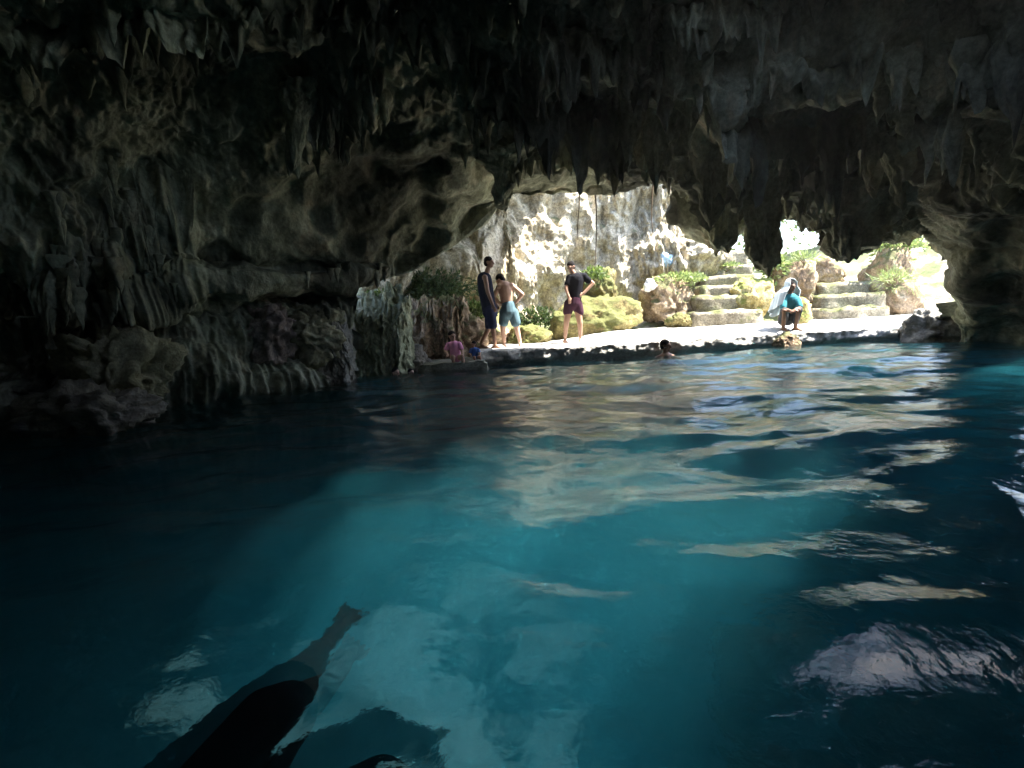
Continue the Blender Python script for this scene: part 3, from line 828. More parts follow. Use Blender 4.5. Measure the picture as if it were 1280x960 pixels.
def leaf_mat(name, a_, b_, trans=.35):
    m, n, l, bb = new_mat(name)
    g = n.new('ShaderNodeNewGeometry')
    rp = n.new('ShaderNodeValToRGB'); rp.color_ramp.elements[0].color = (*a_, 1); rp.color_ramp.elements[1].color = (*b_, 1)
    l.new(g.outputs['Random Per Island'], rp.inputs[0]); l.new(rp.outputs[0], bb.inputs['Base Color'])
    bb.inputs['Roughness'].default_value = .5
    t = n.new('ShaderNodeBsdfTranslucent'); l.new(rp.outputs[0], t.inputs[0])
    mx = n.new('ShaderNodeMixShader'); mx.inputs[0].default_value = trans
    l.new(bb.outputs[0], mx.inputs[1]); l.new(t.outputs[0], mx.inputs[2]); l.new(mx.outputs[0], n['Material Output'].inputs[0])
    return m


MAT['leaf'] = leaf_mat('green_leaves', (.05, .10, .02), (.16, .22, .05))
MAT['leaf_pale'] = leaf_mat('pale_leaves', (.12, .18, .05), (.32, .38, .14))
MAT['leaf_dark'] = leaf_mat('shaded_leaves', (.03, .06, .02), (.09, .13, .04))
MAT['stem'] = plain_mat('stem_bark', (.14, .10, .06), .9)


def tube_mesh(name, pts, rad, ns=8):
    pts = np.array(pts, float); n_ = len(pts)
    rad = np.broadcast_to(rad, n_)
    an = np.linspace(0, 2 * np.pi, ns, endpoint=False)
    tg = np.gradient(pts, axis=0); tg /= np.linalg.norm(tg, axis=1)[:, None] + 1e-9
    ref = np.array([.3, .9, .1]); a_ = np.cross(tg, ref); a_ /= np.linalg.norm(a_, axis=1)[:, None]; b_ = np.cross(tg, a_)
    V = pts[:, None] + rad[:, None, None] * (np.cos(an)[None, :, None] * a_[:, None] + np.sin(an)[None, :, None] * b_[:, None])
    Fc = [(i * ns + j, i * ns + (j + 1) % ns, (i + 1) * ns + (j + 1) % ns, (i + 1) * ns + j) for i in range(n_ - 1) for j in range(ns)]
    Fc += [tuple(range(ns))[::-1], tuple((n_ - 1) * ns + j for j in range(ns))]
    me = bpy.data.meshes.new(name); me.from_pydata(V.reshape(-1, 3).tolist(), [], Fc); me.update()
    me.polygons.foreach_set('use_smooth', [True] * len(me.polygons))
    return me


def shrub(label, px, py, Y, rad, n_, ln, wd, mat, seed, group, cat='plant', name='shrub', **kw):
    p = P(px, py, Y)
    r_ = empty(name, tuple(p)); tag(r_, label, cat, group)
    obj('foliage', leaf_mesh('foliage', n_, rad, ln, wd, seed, **kw), MAT[mat], r_)
    rs = np.random.RandomState(seed)
    for k in range(3):
        e = np.array([rs.uniform(-.6, .6) * rad[0], rs.uniform(-.4, .4) * rad[1], rad[2] * rs.uniform(.6, .9)])
        obj('stem', tube_mesh('stem', [e * t_ + np.array([0, 0, -.12 * (1 - t_)]) + np.array([.03 * math.sin(5 * t_), 0, 0]) for t_ in np.linspace(0, 1, 6)], np.linspace(.016, .006, 6), 6), MAT['stem'], r_)
    return r_


GP = 'shrubs growing on the rocks'
shrub('bright green leafy mat on the rounded brown rock', 848, 352, 12.8, (.75, .4, .22), 900, .09, .025, 'leaf_pale', 1, GP)
shrub('pale broad leaves beside the dripstone column at the top of the stairs', 966, 338, 12.9, (.35, .3, .38), 420, .14, .045, 'leaf_pale', 2, GP)
shrub('leafy green sprigs on the pointed grey rock', 742, 350, 12.7, (.35, .25, .35), 420, .10, .03, 'leaf', 3, GP)
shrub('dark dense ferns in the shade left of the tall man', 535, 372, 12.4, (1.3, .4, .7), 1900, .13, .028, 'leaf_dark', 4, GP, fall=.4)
shrub('yellow green ferns above the long pinkish rock', 590, 396, 11.4, (.5, .3, .35), 600, .13, .03, 'leaf', 5, GP)
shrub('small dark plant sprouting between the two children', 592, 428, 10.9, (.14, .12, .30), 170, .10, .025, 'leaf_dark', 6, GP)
shrub('pale green bush at the top of the overgrown mound', 1120, 312, 13.0, (.75, .5, .4), 1100, .11, .03, 'leaf_pale', 7, GP)
shrub('long thin pale grass blades drooping over the overgrown mound', 1118, 352, 12.2, (.5, .3, .28), 320, .24, .007, 'leaf_pale', 8, GP, fall=.2)
shrub('thin grassy tuft on the tall orange brown rock', 1005, 326, 12.8, (.35, .3, .2), 260, .22, .008, 'leaf_pale', 9, GP)
shrub('low weeds beneath the top block of the steep stairs', 908, 334, 13.7, (.45, .2, .12), 300, .08, .025, 'leaf_pale', 10, GP)
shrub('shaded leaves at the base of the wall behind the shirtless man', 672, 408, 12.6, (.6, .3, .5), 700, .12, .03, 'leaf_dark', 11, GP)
shrub('green leaves hanging down the wall at the edge of the stairs', 882, 318, 14.3, (.3, .3, .5), 420, .12, .03, 'leaf', 12, GP, fall=.8)
shrub('yellow green leaves growing on the pale flowstone outcrop', 470, 372, 9.6, (.35, .2, .12), 240, .08, .02, 'leaf', 13, GP)


def tree(label, px, Y, h, crown, seed):
    x = P(px, 330, Y)[0]; zb = float(ground_z(np.array(x), np.array(Y)))
    r_ = empty('tree', (x, Y, zb)); tag(r_, label, 'tree', 'trees beyond the sinkhole rim')
    rs = np.random.RandomState(seed)
    tr_ = obj('trunk', tube_mesh('trunk', [(rs.normal(0, .05) + .1 * t_, rs.normal(0, .05), h * .8 * t_) for t_ in np.linspace(0, 1, 9)], np.linspace(.16, .05, 9), 10), MAT['stem'], r_)
    for k in range(5):
        a_ = k * 1.3 + rs.rand(); e = np.array([math.cos(a_), math.sin(a_), .7]) * crown * .8
        obj('limb', tube_mesh('limb', [np.array([.05, 0, h * .45]) + e * t_ for t_ in np.linspace(0, 1, 6)], np.linspace(.06, .02, 6), 6), MAT['stem'], tr_)
    me = leaf_mesh('crown', 3200, (crown, crown, crown * .9), .22, .06, seed, shell_=.25)
    c_ = obj('crown', me, MAT['leaf_pale'], r_); c_.location = (0, 0, h * .42)


tree('small tree seen through the gap left of the dripstone column', 888, 21, 4.5, 1.5, 1)
tree('bright tree seen through the gap right of the dripstone column', 952, 22, 5.0, 2.2, 2)
tree('tree behind the overgrown mound at the far end', 1090, 20, 5.0, 2.0, 3)
tree('tree half hidden behind the hanging dripstone beside the mound', 1040, 25, 6.0, 2.5, 4)

for k, (px, py0, py1, Y, lb) in enumerate([(743, 236, 332, 9.9, 'longest thin root hanging over the middle of the sunlit wall'), (722, 238, 300, 9.95, 'short thin root hanging near the left part of the sunlit wall'),
                                   (815, 232, 300, 9.9, 'thin root hanging before the streaked flowstone'), (866, 245, 306, 9.7, 'dark root hanging beside the right edge of the streaked flowstone')]):
    a_ = P(px, py0 - 8, Y); b_ = P(px + 2, py1, Y)
    o = obj('hanging_root', tube_mesh('hanging_root', [a_ + (b_ - a_) * t_ + np.array([.03 * math.sin(4 * t_ + k), .03 * math.cos(3 * t_), 0]) for t_ in np.linspace(0, 1, 14)], np.linspace(.014, .006, 14), 6), MAT['stem'])
    tag(o, lb, 'root', 'thin roots hanging from the cave lip')

for lb, px, py, Y, s_, sd, mt in [('pale blue cloth bundle on the wall above the plant covered rock', 833, 325, 13.6, .17, 5, 'cloth_blue'), ('white cloth bundle beside the plant covered rock', 812, 358, 12.5, .14, 9, 'cloth_white')]:
    o = obj('cloth_bundle', boulder_mesh('cloth_bundle', (s_, s_ * .7, s_ * 1.1), sd, 1.6, 4, 4), MAT[mt]); o.location = P(px, py, Y)
    tag(o, lb, 'cloth')

for lb, c, h_, sd in (('large dark sunken boulder in the foreground water, nearer the submerged swimmer', (1.75, 2.5, -2.3), (.6, .6, .6), 81), ('dark sunken boulder in the deepest shade of the foreground water', (3.1, 3.3, -2.2), (.9, .8, .7), 84)):
    o = obj('boulder', boulder_mesh('boulder', h_, sd, 1.0), MAT['boulder_dark']); o.location = c
    tag(o, lb, 'rock', 'sunken boulders')


for nm, c in dict(skin_dark=(.20, .11, .07), skin_mid=(.34, .20, .14), skin_light=(.50, .32, .24), hair=(.012, .010, .010), navy=(.02, .025, .05), black=(.012, .012, .016), maroon=(.05, .02, .035),
                  teal=(.09, .15, .18), aqua=(.04, .19, .23), charcoal=(.05, .055, .06), pink=(.75, .32, .50), blue=(.06, .14, .40), white=(.70, .79, .82), grey_navy=(.010, .012, .022), eye=(.02, .015, .01), lip=(.3, .12, .1)).items():
    MAT[nm] = plain_mat(nm, c, .5 if 'skin' in nm else .9, .15, 9, .3 if 'skin' in nm else .08)


class Blob:
    def __init__(s): s.V, s.F = [], []
    def _add(s, V, Fc):
        b0 = len(s.V); s.V += [tuple(v) for v in V]; s.F += [tuple(i + b0 for i in f) for f in Fc]
    def cap(s, a_, b_, ra, rb, flat=1.0, ns=14):
        a_, b_ = np.array(a_, float), np.array(b_, float); d = b_ - a_; L = np.linalg.norm(d) + 1e-9; d = d / L
        ref = np.array([0, 1, 0]) if abs(d[1]) < .9 else np.array([1, 0, 0])
        u_ = np.cross(ref, d); u_ /= np.linalg.norm(u_); v_ = np.cross(d, u_)
        ring = []
        for k in range(5): t_ = math.pi / 2 * (1 - k / 4 * .999); ring.append((a_ - d * ra * math.sin(t_), max(ra * math.cos(t_), 1e-4)))
        for k in range(5): t_ = math.pi / 2 * (k / 4 * .999); ring.append((b_ + d * rb * math.sin(t_), max(rb * math.cos(t_), 1e-4)))
        V = [c + (u_ * math.cos(q) + v_ * math.sin(q) * flat) * r for c, r in ring for q in np.linspace(0, 2 * np.pi, ns, endpoint=False)]
        Fc = [(i * ns + j, i * ns + (j + 1) % ns, (i + 1) * ns + (j + 1) % ns, (i + 1) * ns + j) for i in range(len(ring) - 1) for j in range(ns)]
        Fc += [tuple(range(ns))[::-1], tuple((len(ring) - 1) * ns + j for j in range(ns))]
        s._add(V, Fc)
    def chain(s, pts, rs, flat=1.0):
        for i in range(len(pts) - 1): s.cap(pts[i], pts[i + 1], rs[i], rs[i + 1], flat)
    def ell(s, c, r, rot=None):
        bm = bmesh.new(); bmesh.ops.create_icosphere(bm, subdivisions=3, radius=1)
        M_ = rot if rot is not None else np.eye(3)
        s._add([np.array(c) + M_ @ (np.array(v.co[:]) * r) for v in bm.verts], [tuple(v.index for v in f.verts) for f in bm.faces]); bm.free()
    def build(s, name, mat, parent, org, vox=.011, smooth=4):
        me = bpy.data.meshes.new(name); me.from_pydata([tuple(np.array(v) - org) for v in s.V], [], s.F); me.update()
        o = bpy.data.objects.new(name, me); sc.collection.objects.link(o)
        m = o.modifiers.new('r', 'REMESH'); m.mode = 'VOXEL'; m.voxel_size = vox
        m2 = o.modifiers.new('s', 'SMOOTH'); m2.iterations = smooth; m2.factor = .5
        dg = bpy.context.evaluated_depsgraph_get(); ev = o.evaluated_get(dg)
        me2 = bpy.data.meshes.new_from_object(ev, depsgraph=dg); me2.name = name
        o.modifiers.clear(); o.data = me2; bpy.data.meshes.remove(me)
        me2.polygons.foreach_set('use_smooth', [True] * len(me2.polygons))
        me2.materials.clear(); me2.materials.append(MAT[mat]); o.parent = parent
        return o


def rotm(face, upv):
    """columns: x = right of the head, y = back of the head, z = up; face = direction the face looks"""
    f = np.array(face, float); f /= np.linalg.norm(f); u_ = np.array(upv, float); u_ -= f * (u_ @ f); u_ /= np.linalg.norm(u_)
    r_ = np.cross(f, u_)
    return np.stack([r_, -f, u_], 1)


def head(b, c, face, upv, s=1.0):
    M_ = rotm(face, upv); L = lambda x, y, z_: np.array(c) + M_ @ (np.array([x, y, z_]) * s)
    b.ell(L(0, .012, .018), np.array([.073, .090, .094]) * s, M_)
    b.ell(L(0, -.022, -.045), np.array([.055, .062, .066]) * s, M_)
    b.cap(L(0, -.088, .012), L(0, -.104, -.022), .010 * s, .015 * s)      # nose
    b.ell(L(0, -.070, -.082), np.array([.026, .020, .018]) * s, M_)       # chin
    b.cap(L(-.035, -.078, .026), L(.035, -.078, .026), .012 * s, .012 * s)  # brow
    b.cap(L(-.018, -.083, -.050), L(.018, -.083, -.050), .009 * s, .009 * s)
    for e in (-1, 1): b.ell(L(e * .074, .012, .0), np.array([.012, .022, .033]) * s, M_)
    return L, M_


def head_parts(L, M_, root, org, s=1.0, hair=True, hairmat='hair', long=False):
    for e in (-1, 1):
        q = Blob(); q.ell(L(e * .030, -.084, .008), np.array([.013, .008, .008]) * s, M_); q.build('eye', 'eye', root, org, .004, 1)
    q = Blob(); q.ell(L(0, -.0885, -.052), np.array([.024, .006, .007]) * s, M_); q.build('mouth', 'lip', root, org, .004, 1)
    if hair:
        q = Blob(); q.ell(L(0, .025, .040), np.array([.081, .094, .086]) * s, M_); q.ell(L(0, .05, -.01), np.array([.074, .065, .075]) * s, M_)
        if long: q.cap(L(0, .07, 0), L(0, .09, -.18), .07 * s, .05 * s)
        q.build('hair', hairmat, root, org, .010, 2)


def hand(b, wrist, knuck, palm_n, s=1.0, curl=.5, thumb=1):
    """palm from wrist to knuckles; palm_n = direction the palm faces"""
    w_ = np.array(wrist, float); k_ = np.array(knuck, float); d = k_ - w_; d /= np.linalg.norm(d)
    n_ = np.array(palm_n, float); n_ -= d * (n_ @ d); n_ /= np.linalg.norm(n_); sd = np.cross(d, n_)
    pl_ = .095 * s
    for o_ in (-.026, -.009, .009, .026):
        b.cap(w_ + sd * o_ * s * .5, w_ + d * pl_ + sd * o_ * s, .015 * s, .0125 * s)
    for i, (o_, ln) in enumerate(((-.030, .072), (-.010, .082), (.010, .078), (.030, .060))):
        p = w_ + d * pl_ + sd * o_ * s; q = d + sd * o_ * 2.5
        for sg, fr in enumerate((.42, .32, .26)):
            a_ = curl * (sg + .6) * .75; v = q * math.cos(a_) + n_ * math.sin(a_); v /= np.linalg.norm(v)
            e = p + v * ln * fr * s; b.cap(p, e, (.0095 - .0012 * sg) * s, (.0085 - .0012 * sg) * s, ns=8); p = e
    t0 = w_ + d * .025 * s - sd * .022 * s * thumb; t1 = t0 + (d * .55 - sd * thumb * .7 + n_ * .2) * .042 * s; t2 = t1 + (d * .8 - sd * thumb * .3 + n_ * .3) * .032 * s
    b.cap(t0, t1, .014 * s, .011 * s, ns=8); b.cap(t1, t2, .011 * s, .009 * s, ns=8)


def foot(b, ankle, toe_dir, s=1.0):
    a_ = np.array(ankle, float); d = np.array(toe_dir, float); d[2] = 0; d /= np.linalg.norm(d); g_ = a_.copy(); g_[2] -= .065 * s
    sd = np.array([d[1], -d[0], 0])
    b.cap(g_ - d * .05 * s + np.array([0, 0, .01]) * s, g_ + d * .10 * s, .032 * s, .030 * s)
    b.cap(a_, g_ + d * .06 * s + np.array([0, 0, .015]) * s, .036 * s, .034 * s)
    for k in range(5):
        o_ = (k - 2) * .016 * s; b.cap(g_ + d * .09 * s + sd * o_ * .8, g_ + d * (.155 - abs(k - 1) * .009) * s + sd * o_, .016 * s, .0105 * s, ns=8)


def person(label, org, group=None):
    r_ = empty('person', tuple(org)); tag(r_, label, 'person', group); return r_


GQ = 'people standing and sitting on the ledge'
# a joint helper: picture position and extra depth, at one person's own distance
def J(Y): return lambda px, py, dy=0.0: P(px, py, Y + dy)

# 1 tall man in a dark tank top walking
j = J(10.55); org = j(611, 435); org[2] = .3
r_ = person('tall man in dark navy sleeveless top and dark shorts stepping along the ledge', org, GQ)
b = Blob(); L, Mh = head(b, j(611.5, 328), (.95, -.25, -.12), (0.1, 0, 1), .98)
b.cap(j(610, 336), j(607, 346), .052, .058)
b.chain([j(606.5, 347, -.15), j(609.5, 364, -.2), j(616, 381, -.22)], [.052, .042, .030]); hand(b, j(616, 381, -.22), j(619, 388, -.24), (.2, 1, 0), .95, .5)
b.chain([j(606.5, 347, .15), j(611, 365, .18), j(620, 380, .1)], [.052, .042, .030]); hand(b, j(620, 380, .1), j(623, 386, .05), (0, -1, 0), .95, .6, -1)
b.chain([j(606, 348), j(607, 362), j(610, 378), j(612, 388)], [.13, .14, .125, .13], .9)
b.cap(j(606, 347, -.14), j(606, 347, .14), .06, .06)
b.chain([j(613, 390, -.07), j(616.5, 411, -.07), j(618.5, 429, -.05)], [.088, .056, .037]); 
a_ = j(618.5, 429, -.05); a_[2] = .37; foot(b, a_, (1, -.2, 0))
b.chain([j(612, 390, .08), j(610, 412, .1), j(601.5, 429, .12)], [.088, .056, .037]); a_ = j(601.5, 429, .12); a_[2] = .38; foot(b, a_, (.9, -.1, 0))
b.build('body', 'skin_dark', r_, org); head_parts(L, Mh, r_, org, .98)
q = Blob(); q.chain([j(605.5, 349), j(607, 362), j(610, 378), j(612, 390)], [.15, .16, .148, .15], .92); q.cap(j(606, 347, -.10), j(606, 347, .10), .068, .068); q.build('sleeveless_top', 'grey_navy', r_, org)
q = Blob(); q.cap(j(612, 386), j(613, 391), .158, .15, .95); q.cap(j(613, 390, -.07), j(616.5, 407, -.07), .11, .085); q.cap(j(612, 390, .08), j(611, 407, .09), .11, .085); q.build('shorts', 'navy', r_, org)

# 2 shirtless man, hands on hips, head bowed
j = J(10.75); org = j(641, 433); org[2] = .3
r_ = person('shirtless man in teal shorts bending his head with one elbow out', org, GQ)
b = Blob(); L, Mh = head(b, j(625, 350, .05), (-.75, .35, -.6), (-.45, .1, .8), .98)
b.cap(j(627, 353), j(631, 357), .055, .062)
b.chain([j(631, 360), j(633, 368), j(634, 379), j(635, 388)], [.15, .145, .125, .135], .85)
b.cap(j(624, 358, -.05), j(639, 357, -.02), .062, .065)
b.chain([j(640, 357), j(653, 368, -.02), j(645, 378, .02)], [.056, .044, .031]); hand(b, j(645, 378, .02), j(640, 381, .05), (-.3, 1, -.2), .95, .5)
b.chain([j(623.5, 359, .0), j(617, 371, -.02), j(625, 380, -.04)], [.056, .044, .031]); hand(b, j(625, 380, -.04), j(630, 382, -.06), (.3, .8, -.2), .95, .5, -1)
b.chain([j(631, 390), j(628.5, 411), j(630.5, 427)], [.09, .058, .038]); a_ = j(630.5, 427); a_[2] = .37; foot(b, a_, (-.4, -.9, 0))
b.chain([j(641, 390), j(646, 410), j(650, 427)], [.09, .058, .038]); a_ = j(650, 427); a_[2] = .37; foot(b, a_, (.3, -.95, 0))
b.build('body', 'skin_light', r_, org); head_parts(L, Mh, r_, org, .98)
q = Blob(); q.cap(j(635, 382), j(636, 390), .148, .165, .9); q.chain([j(631, 390), j(629.5, 403)], [.115, .105]); q.chain([j(641, 390), j(644.5, 403)], [.115, .108]); q.build('shorts', 'teal', r_, org)

# 3 man in black T-shirt
j = J(10.9); org = j(716, 427); org[2] = .3
r_ = person('man in a black T-shirt and dark maroon shorts, one hand on his hip, looking down', org, GQ)
b = Blob(); L, Mh = head(b, j(713.5, 334), (-.55, -.75, -.4), (-.15, -.1, 1), .98)
b.cap(j(716, 340), j(719, 346), .055, .062)
b.chain([j(720, 350), j(719, 362), j(718, 376), j(717, 380)], [.14, .135, .12, .13], .85)
b.cap(j(712.5, 347), j(729, 345), .06, .062)
b.chain([j(729.5, 346), j(741, 354, .0), j(729, 367, -.06)], [.054, .043, .031]); hand(b, j(729, 367, -.06), j(724, 370, -.1), (-.4, .9, 0), .95, .5)
b.chain([j(712, 348), j(707.5, 360, -.05), j(711, 371, -.12)], [.054, .043, .031]); hand(b, j(711, 371, -.12), j(712, 376, -.14), (0, 1, 0), .95, .7, -1)
b.chain([j(711.5, 382), j(708, 404, -.03), j(706.5, 421)], [.09, .060, .038]); a_ = j(706.5, 421); a_[2] = .37; foot(b, a_, (-.75, -.65, 0))
b.chain([j(721.5, 382), j(725, 404, -.03), j(725.5, 421)], [.09, .060, .038]); a_ = j(725.5, 421); a_[2] = .37; foot(b, a_, (-.1, -1, 0))
b.build('body', 'skin_mid', r_, org); head_parts(L, Mh, r_, org, .98)
q = Blob(); q.chain([j(720.5, 350), j(719.5, 362), j(718, 372)], [.16, .152, .15], .88); q.cap(j(712, 347), j(730, 345), .072, .075)
q.cap(j(729.5, 346), j(735.5, 350.5), .074, .072); q.cap(j(712, 348), j(709.5, 355, -.02), .074, .07); q.build('t_shirt', 'black', r_, org)
q = Blob(); q.cap(j(718, 373), j(717, 379), .148, .158, .92); q.chain([j(711.5, 380), j(709.5, 390)], [.112, .100]); q.chain([j(721.5, 380), j(724, 390)], [.112, .100]); q.build('shorts', 'maroon', r_, org)

# 4 squatting person with white towel over the head
j = J(10.85); org = j(987, 412); org[2] = .33
r_ = person('squatting person in an aqua shirt with a white towel over the head', org, GQ)
b = Blob(); L, Mh = head(b, j(988.5, 358, -.02), (.35, -.9, -.2), (0.05, 0, 1), .98)
b.cap(j(988, 365), j(988, 371), .05, .056)
b.chain([j(988, 376, .02), j(985, 386, .1), j(981, 398, .18)], [.13, .13, .14], .85)
b.cap(j(980, 374, .0), j(996, 374, .0), .058, .058)
b.chain([j(980, 375, -.02), j(979, 386, -.14), j(989, 389, -.32)], [.05, .042, .03]); hand(b, j(989, 389, -.32), j(993, 388, -.36), (0, .6, -1), .9, .9)
b.chain([j(997, 375, -.02), j(1000, 385, -.14), j(994, 387, -.32)], [.05, .042, .03]); hand(b, j(994, 387, -.32), j(990, 389, -.36), (0, .6, -1), .9, .9, -1)
b.chain([j(979, 401, .14), j(980, 389, -.22), j(979, 408, -.05)], [.09, .062, .04]); a_ = j(979, 408, -.05); a_[2] = .40; foot(b, a_, (.2, -1, 0))
b.chain([j(985, 401, .14), j(998, 388, -.22), j(994, 408, -.05)], [.09, .062, .04]); a_ = j(994, 408, -.05); a_[2] = .40; foot(b, a_, (.6, -.8, 0))
b.build('body', 'skin_dark', r_, org); head_parts(L, Mh, r_, org, .98)
q = Blob(); q.chain([j(988, 375, .02), j(986, 386, .1), j(983, 394, .16)], [.15, .152, .15], .88); q.cap(j(980, 374), j(996, 374), .07, .07)
q.cap(j(980, 375, -.02), j(979, 384, -.12), .068, .062); q.cap(j(997, 375, -.02), j(999.5, 383, -.12), .068, .062); q.build('shirt', 'aqua', r_, org)
q = Blob(); q.cap(j(979, 401, .14), j(980, 389, -.2), .108, .078); q.cap(j(985, 401, .14), j(998, 388, -.2), .108, .078)
q.cap(j(980, 389, -.2), j(979, 403, -.07), .078, .058); q.cap(j(998, 388, -.2), j(994.5, 403, -.07), .078, .058); q.build('trousers', 'charcoal', r_, org)
# towel: a folded sheet wrapped round the head and falling over the shoulders and back
nx_, nz_ = 70, 80
T_ = np.zeros((nx_, nz_, 3)); cH = j(988.5, 357); cB = j(979, 385, .12)
for i in range(nx_):
    al = (i / (nx_ - 1) - .5) * 2 * R(128)            # 0 = back of head
    for k in range(nz_):
        t_ = k / (nz_ - 1)
        if t_ < .35:
            e = t_ / .35; ph = R(88) * (1 - e) - R(5) * e; rr = .122 * math.cos(ph) + .003; c_ = cH + np.array([0, 0, .02]); z_ = .135 * math.sin(ph)
        else:
            e = (t_ - .35) / .65; rr = .122 + .10 * sstep(0, .35, e) + .07 * e; c_ = cH + (cB - cH) * e * np.array([1, 1, 0]) * .9 + np.array([0, 0, .02]); z_ = -.01 - .66 * e * (1 - .42 * abs(al) / R(128))
        fo = 1 + .07 * math.sin(al * 7 + 3 * t_) * max(0, t_ - .3) * 2.5 + .03 * math.sin(al * 17 + t_ * 9)
        dx_ = math.sin(al) * rr * fo; dyy = math.cos(al) * rr * fo * .95
        yaw = R(-20)
        T_[i, k] = c_ + np.array([dx_ * math.cos(yaw) + dyy * math.sin(yaw) , dyy * math.cos(yaw) - dx_ * math.sin(yaw), z_])
me = mesh_np('towel', (T_ - org).reshape(-1, 3), grid_faces(nx_, nz_))
bm = bmesh.new(); bm.from_mesh(me); bmesh.ops.recalc_face_normals(bm, faces=bm.faces); bmesh.ops.solidify(bm, geom=bm.faces[:], thickness=.012); bm.to_mesh(me); bm.free()
o = obj('towel', me, MAT['white'], r_)

# 5 swimmer before the ledge
GW = 'swimmers in the water'
j = J(10.0); wz = float(waves(np.array(j(832, 430)[0]), np.array(10.0)))
org = j(831, 436); org[2] = 0
r_ = person('swimmer with short dark hair, head and shoulders above the water in front of the ledge', org, GW)
b = Blob(); hc = np.array([org[0] + .02, 10.0, .21]); L, Mh = head(b, hc, (.8, -.5, -.1), (0, 0, 1), 1.02)
b.cap(hc + [-.01, 0, -.08], hc + [-.01, 0, -.17], .058, .065); b.chain([hc + [-.17, .02, -.26], hc + [0, 0, -.20], hc + [.17, .02, -.26]], [.062, .085, .062])
b.chain([hc + [0, 0, -.27], hc + [0, .02, -.55], hc + [0, .04, -.75]], [.15, .14, .13], .8)
for e in (-1, 1):
    b.chain([hc + [e * .19, .02, -.27], hc + [e * .36, -.05, -.42], hc + [e * .40, -.28, -.38]], [.052, .04, .03]); hand(b, hc + [e * .40, -.28, -.38], hc + [e * .40, -.36, -.38], (0, 0, -1), .95, .3, e)
    b.chain([hc + [e * .09, .04, -.78], hc + [e * .15, -.05, -1.15], hc + [e * .12, .1, -1.5]], [.085, .06, .04]); foot(b, hc + [e * .12, .1, -1.5], (0, -1, 0))
b.build('body', 'skin_dark', r_, org); head_parts(L, Mh, r_, org, 1.02)

# 6, 7 seated children
def child(label, px, py, Y, s, top, skin, face, hairlong):
    o_ = P(px, py, Y); o_[2] = .15
    r_ = person(label, o_, GQ)
    b = Blob(); S = s; hp = o_ + np.array([0, 0, .06 * S])
    hd = o_ + np.array([-.05, .02, .47]) * S
    L, Mh = head(b, hd, face, (0, 0, 1), .86 * S)
    b.cap(hd + np.array([0, 0, -.08]) * S, hd + np.array([.01, 0, -.14]) * S, .035 * S, .045 * S)
    b.chain([hp, o_ + np.array([-.02, .02, .18]) * S, o_ + np.array([-.03, .02, .29]) * S], [.09 * S, .085 * S, .09 * S], .85)
    for e in (-1, 1):
        sh = o_ + np.array([-.03 + e * .11, .01, .32]) * S; el = sh + np.array([e * .05, -.06, -.13]) * S; wr = el + np.array([-.02 * e + .03, -.10, -.05]) * S
        b.chain([sh, el, wr], [.034 * S, .029 * S, .021 * S]); hand(b, wr, wr + np.array([0, -.05, -.02]), (0, -.2, -1), .6 * S, .5, e)
        h_ = hp + np.array([e * .06, -.02, 0]) * S; kn = h_ + np.array([.03 * e + .05, -.22, .04]) * S; an_ = kn + np.array([.03, -.04, -.24]) * S
        b.chain([h_, kn, an_], [.058 * S, .040 * S, .026 * S]); foot(b, an_, (.2, -1, 0), .62 * S)
    b.build('body', skin, r_, o_, .009); head_parts(L, Mh, r_, o_, .86 * S, True, 'hair', hairlong)
    q = Blob(); q.chain([hp, o_ + np.array([-.02, .02, .18]) * S, o_ + np.array([-.03, .02, .29]) * S], [.108 * S, .10 * S, .102 * S], .88)
    for e in (-1, 1):
        sh = o_ + np.array([-.03 + e * .11, .01, .32]) * S; q.cap(sh, sh + np.array([e * .035, -.04, -.09]) * S, .044 * S, .042 * S)
    q.cap(o_ + np.array([-.12, .01, .32]) * S, o_ + np.array([.06, .01, .32]) * S, .045 * S, .045 * S)
    q.build('shirt', top, r_, o_)


child('small child in a pink shirt sitting on the low slab', 570, 444, 9.75, 1.0, 'pink', 'skin_mid', (.5, -.8, -.1), True)
child('smaller child in a blue shirt sitting next to the tall man', 595, 446, 9.8, .62, 'blue', 'skin_mid', (-.6, -.7, -.2), False)

# 8 two heads at the rocks
for lb, px, s, dx_ in (('swimmer with only the wet head showing beside the dark rocks, the nearer of two', 495, 1.0, 0), ('smaller swimmer head between the dark rocks and the low slab', 514, .8, .0)):
    o_ = P(px, 464, 9.0); o_[2] = 0
    r_ = person(lb, o_, GW)
    b = Blob(); hd = o_ + np.array([0, 0, .06 * s]); L, Mh = head(b, hd, (.7, -.7, .1), (0, 0, 1), .8 * s)
    b.chain([hd + [0, 0, -.07], hd + [0, 0, -.16], hd + [0, .02, -.45]], [.04, .06, .11], .85)
    for e in (-1, 1):
        b.chain([hd + [e * .13, 0, -.2], hd + [e * .22, -.08, -.32], hd + [e * .18, -.25, -.3]], [.038, .03, .024]); hand(b, hd + [e * .18, -.25, -.3], hd + [e * .18, -.32, -.3], (0, 0, -1), .7, .3, e)
        b.chain([hd + [e * .06, .02, -.48], hd + [e * .09, -.05, -.75], hd + [e * .08, .08, -1.0]], [.06, .045, .03]); foot(b, hd + [e * .08, .08, -1.0], (0, -1, 0), .8)
    b.build('body', 'skin_light', r_, o_); head_parts(L, Mh, r_, o_, .8 * s)

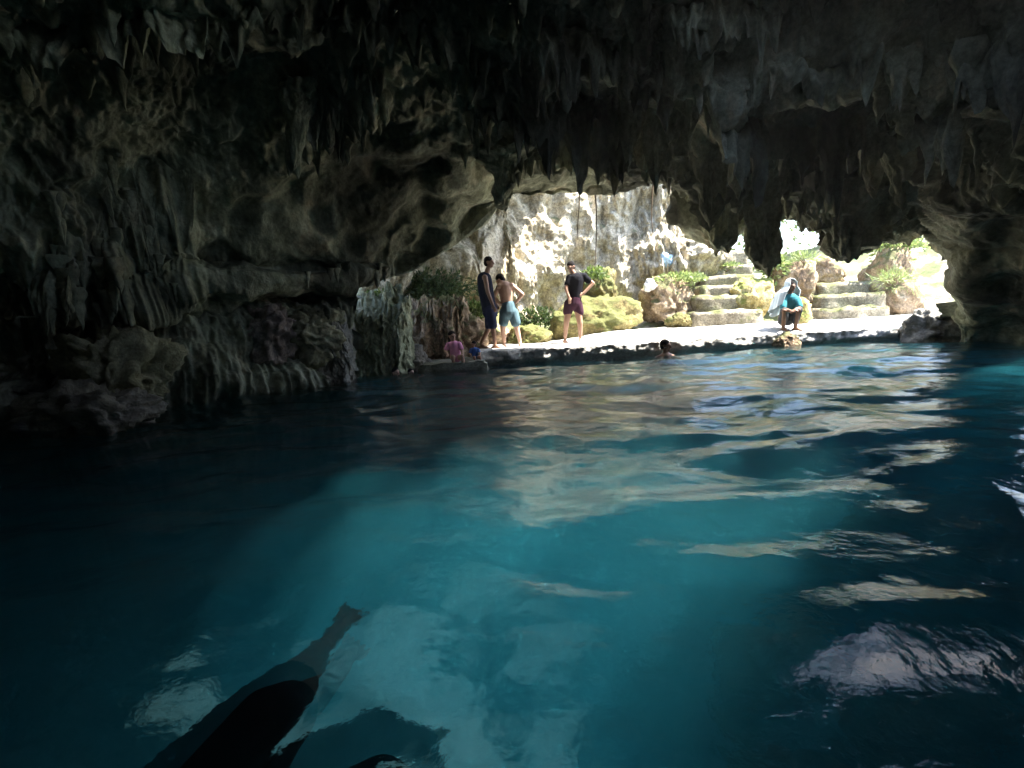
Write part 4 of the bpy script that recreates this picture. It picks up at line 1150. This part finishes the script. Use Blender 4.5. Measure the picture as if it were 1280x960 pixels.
# 9 swimmer in the foreground, floating on the back with the legs under the water before the camera
K = lambda px, py, z_: PZ(px, py + 44, z_)      # the water surface lifts what lies below it
A3 = lambda *a: np.array(a, float)
o_ = A3(-.85, 1.1, -.4)
r_ = person('submerged swimmer in black clothing with a bare foot stretched out in the foreground', o_, GW)
b = Blob()
kn, an_ = K(335, 866, -.17), K(403, 815, -.33); toe = K(452, 758, -.32)
b.chain([A3(-.95, 1.18, -.38), kn, kn * .45 + an_ * .55, an_], [.11, .075, .068, .046])
d = toe - an_; d /= np.linalg.norm(d); sd = np.cross(d, [0, 0, 1]); sd /= np.linalg.norm(sd); up2 = np.cross(sd, d)
b.cap(an_ - d * .05 - up2 * .03, an_ + d * .12, .040, .042); b.cap(an_ + d * .11 - sd * .014, an_ + d * .17 + sd * .0, .044, .036, .75)
for k in range(5):
    q0 = an_ + d * .165 + sd * (k - 2) * .025; b.chain([q0, q0 + d * (.055 - .006 * k) + sd * (k - 2) * .006, q0 + d * (.095 - .012 * k) + up2 * .015 + sd * (k - 2) * .010], [.017 - .0015 * k, .014 - .001 * k, .013 - .001 * k])
k2, a2 = K(475, 945, -.5), K(550, 1000, -.9)
b.chain([A3(-.72, 1.18, -.42), k2, a2], [.10, .064, .040]); foot(b, a2, (.3, .9, 0), 1.1)
b.chain([A3(-.84, 1.12, -.42), A3(-.82, .9, -.38), A3(-.8, .66, -.24), A3(-.8, .52, -.12)], [.15, .135, .15, .10], .85)
b.cap(A3(-.8, .50, -.08), A3(-.8, .44, .0), .055, .052)
L, Mh = head(b, A3(-.8, .40, .10), (.1, 1, .05), (0, -.1, 1), 1.0)
b.cap(A3(-.98, .58, -.18), A3(-.62, .58, -.18), .062, .062)
for e in (-1, 1):
    sh = A3(-.8 + e * .19, .58, -.18); el = sh + A3(e * .18, .10, -.18); wr = el + A3(e * .05, .22, .02); b.chain([sh, el, wr], [.052, .042, .03]); hand(b, wr, wr + A3(0, .06, 0), (0, 0, -1), 1.0, .3, -e)
b.build('body', 'skin_dark', r_, o_, .010); head_parts(L, Mh, r_, o_, 1.0)
q = Blob(); q.chain([A3(-.84, 1.05, -.42), A3(-.82, .9, -.38), A3(-.8, .66, -.24), A3(-.8, .55, -.14)], [.17, .155, .17, .12], .88); q.cap(A3(-1.0, .58, -.18), A3(-.6, .58, -.18), .075, .075)
q.build('dark_top', 'black', r_, o_, .011)
q = Blob(); q.cap(A3(-.95, 1.18, -.38), kn, .16, .112); q.cap(kn, kn * .72 + an_ * .28, .112, .098); q.chain([A3(-.72, 1.18, -.42), k2, k2 * .3 + a2 * .7], [.125, .10, .095])
q.cap(A3(-.95, 1.14, -.40), A3(-.72, 1.14, -.42), .14, .14); q.build('dark_trousers', 'black', r_, o_, .011)


# ------------------------------------------------------------------ haze, thin and even, added to imitate the glare at the right
bm = bmesh.new(); bmesh.ops.create_cube(bm, size=1)
for v in bm.verts:
    v.co = (v.co.x * 1000, v.co.y * 1200, v.co.z * 26 + 4.4)
me = bpy.data.meshes.new('haze'); bm.to_mesh(me); bm.free()
m = bpy.data.materials.new('haze'); m.use_nodes = True
n, l = m.node_tree.nodes, m.node_tree.links; n.clear()
ou = n.new('ShaderNodeOutputMaterial'); pv = n.new('ShaderNodeVolumePrincipled')
pv.inputs['Color'].default_value = (.95, .96, 1, 1); pv.inputs['Density'].default_value = HAZE
l.new(pv.outputs[0], ou.inputs['Volume'])
if HAZE > 0:
    tag(obj('haze', me, m), kind='stuff')
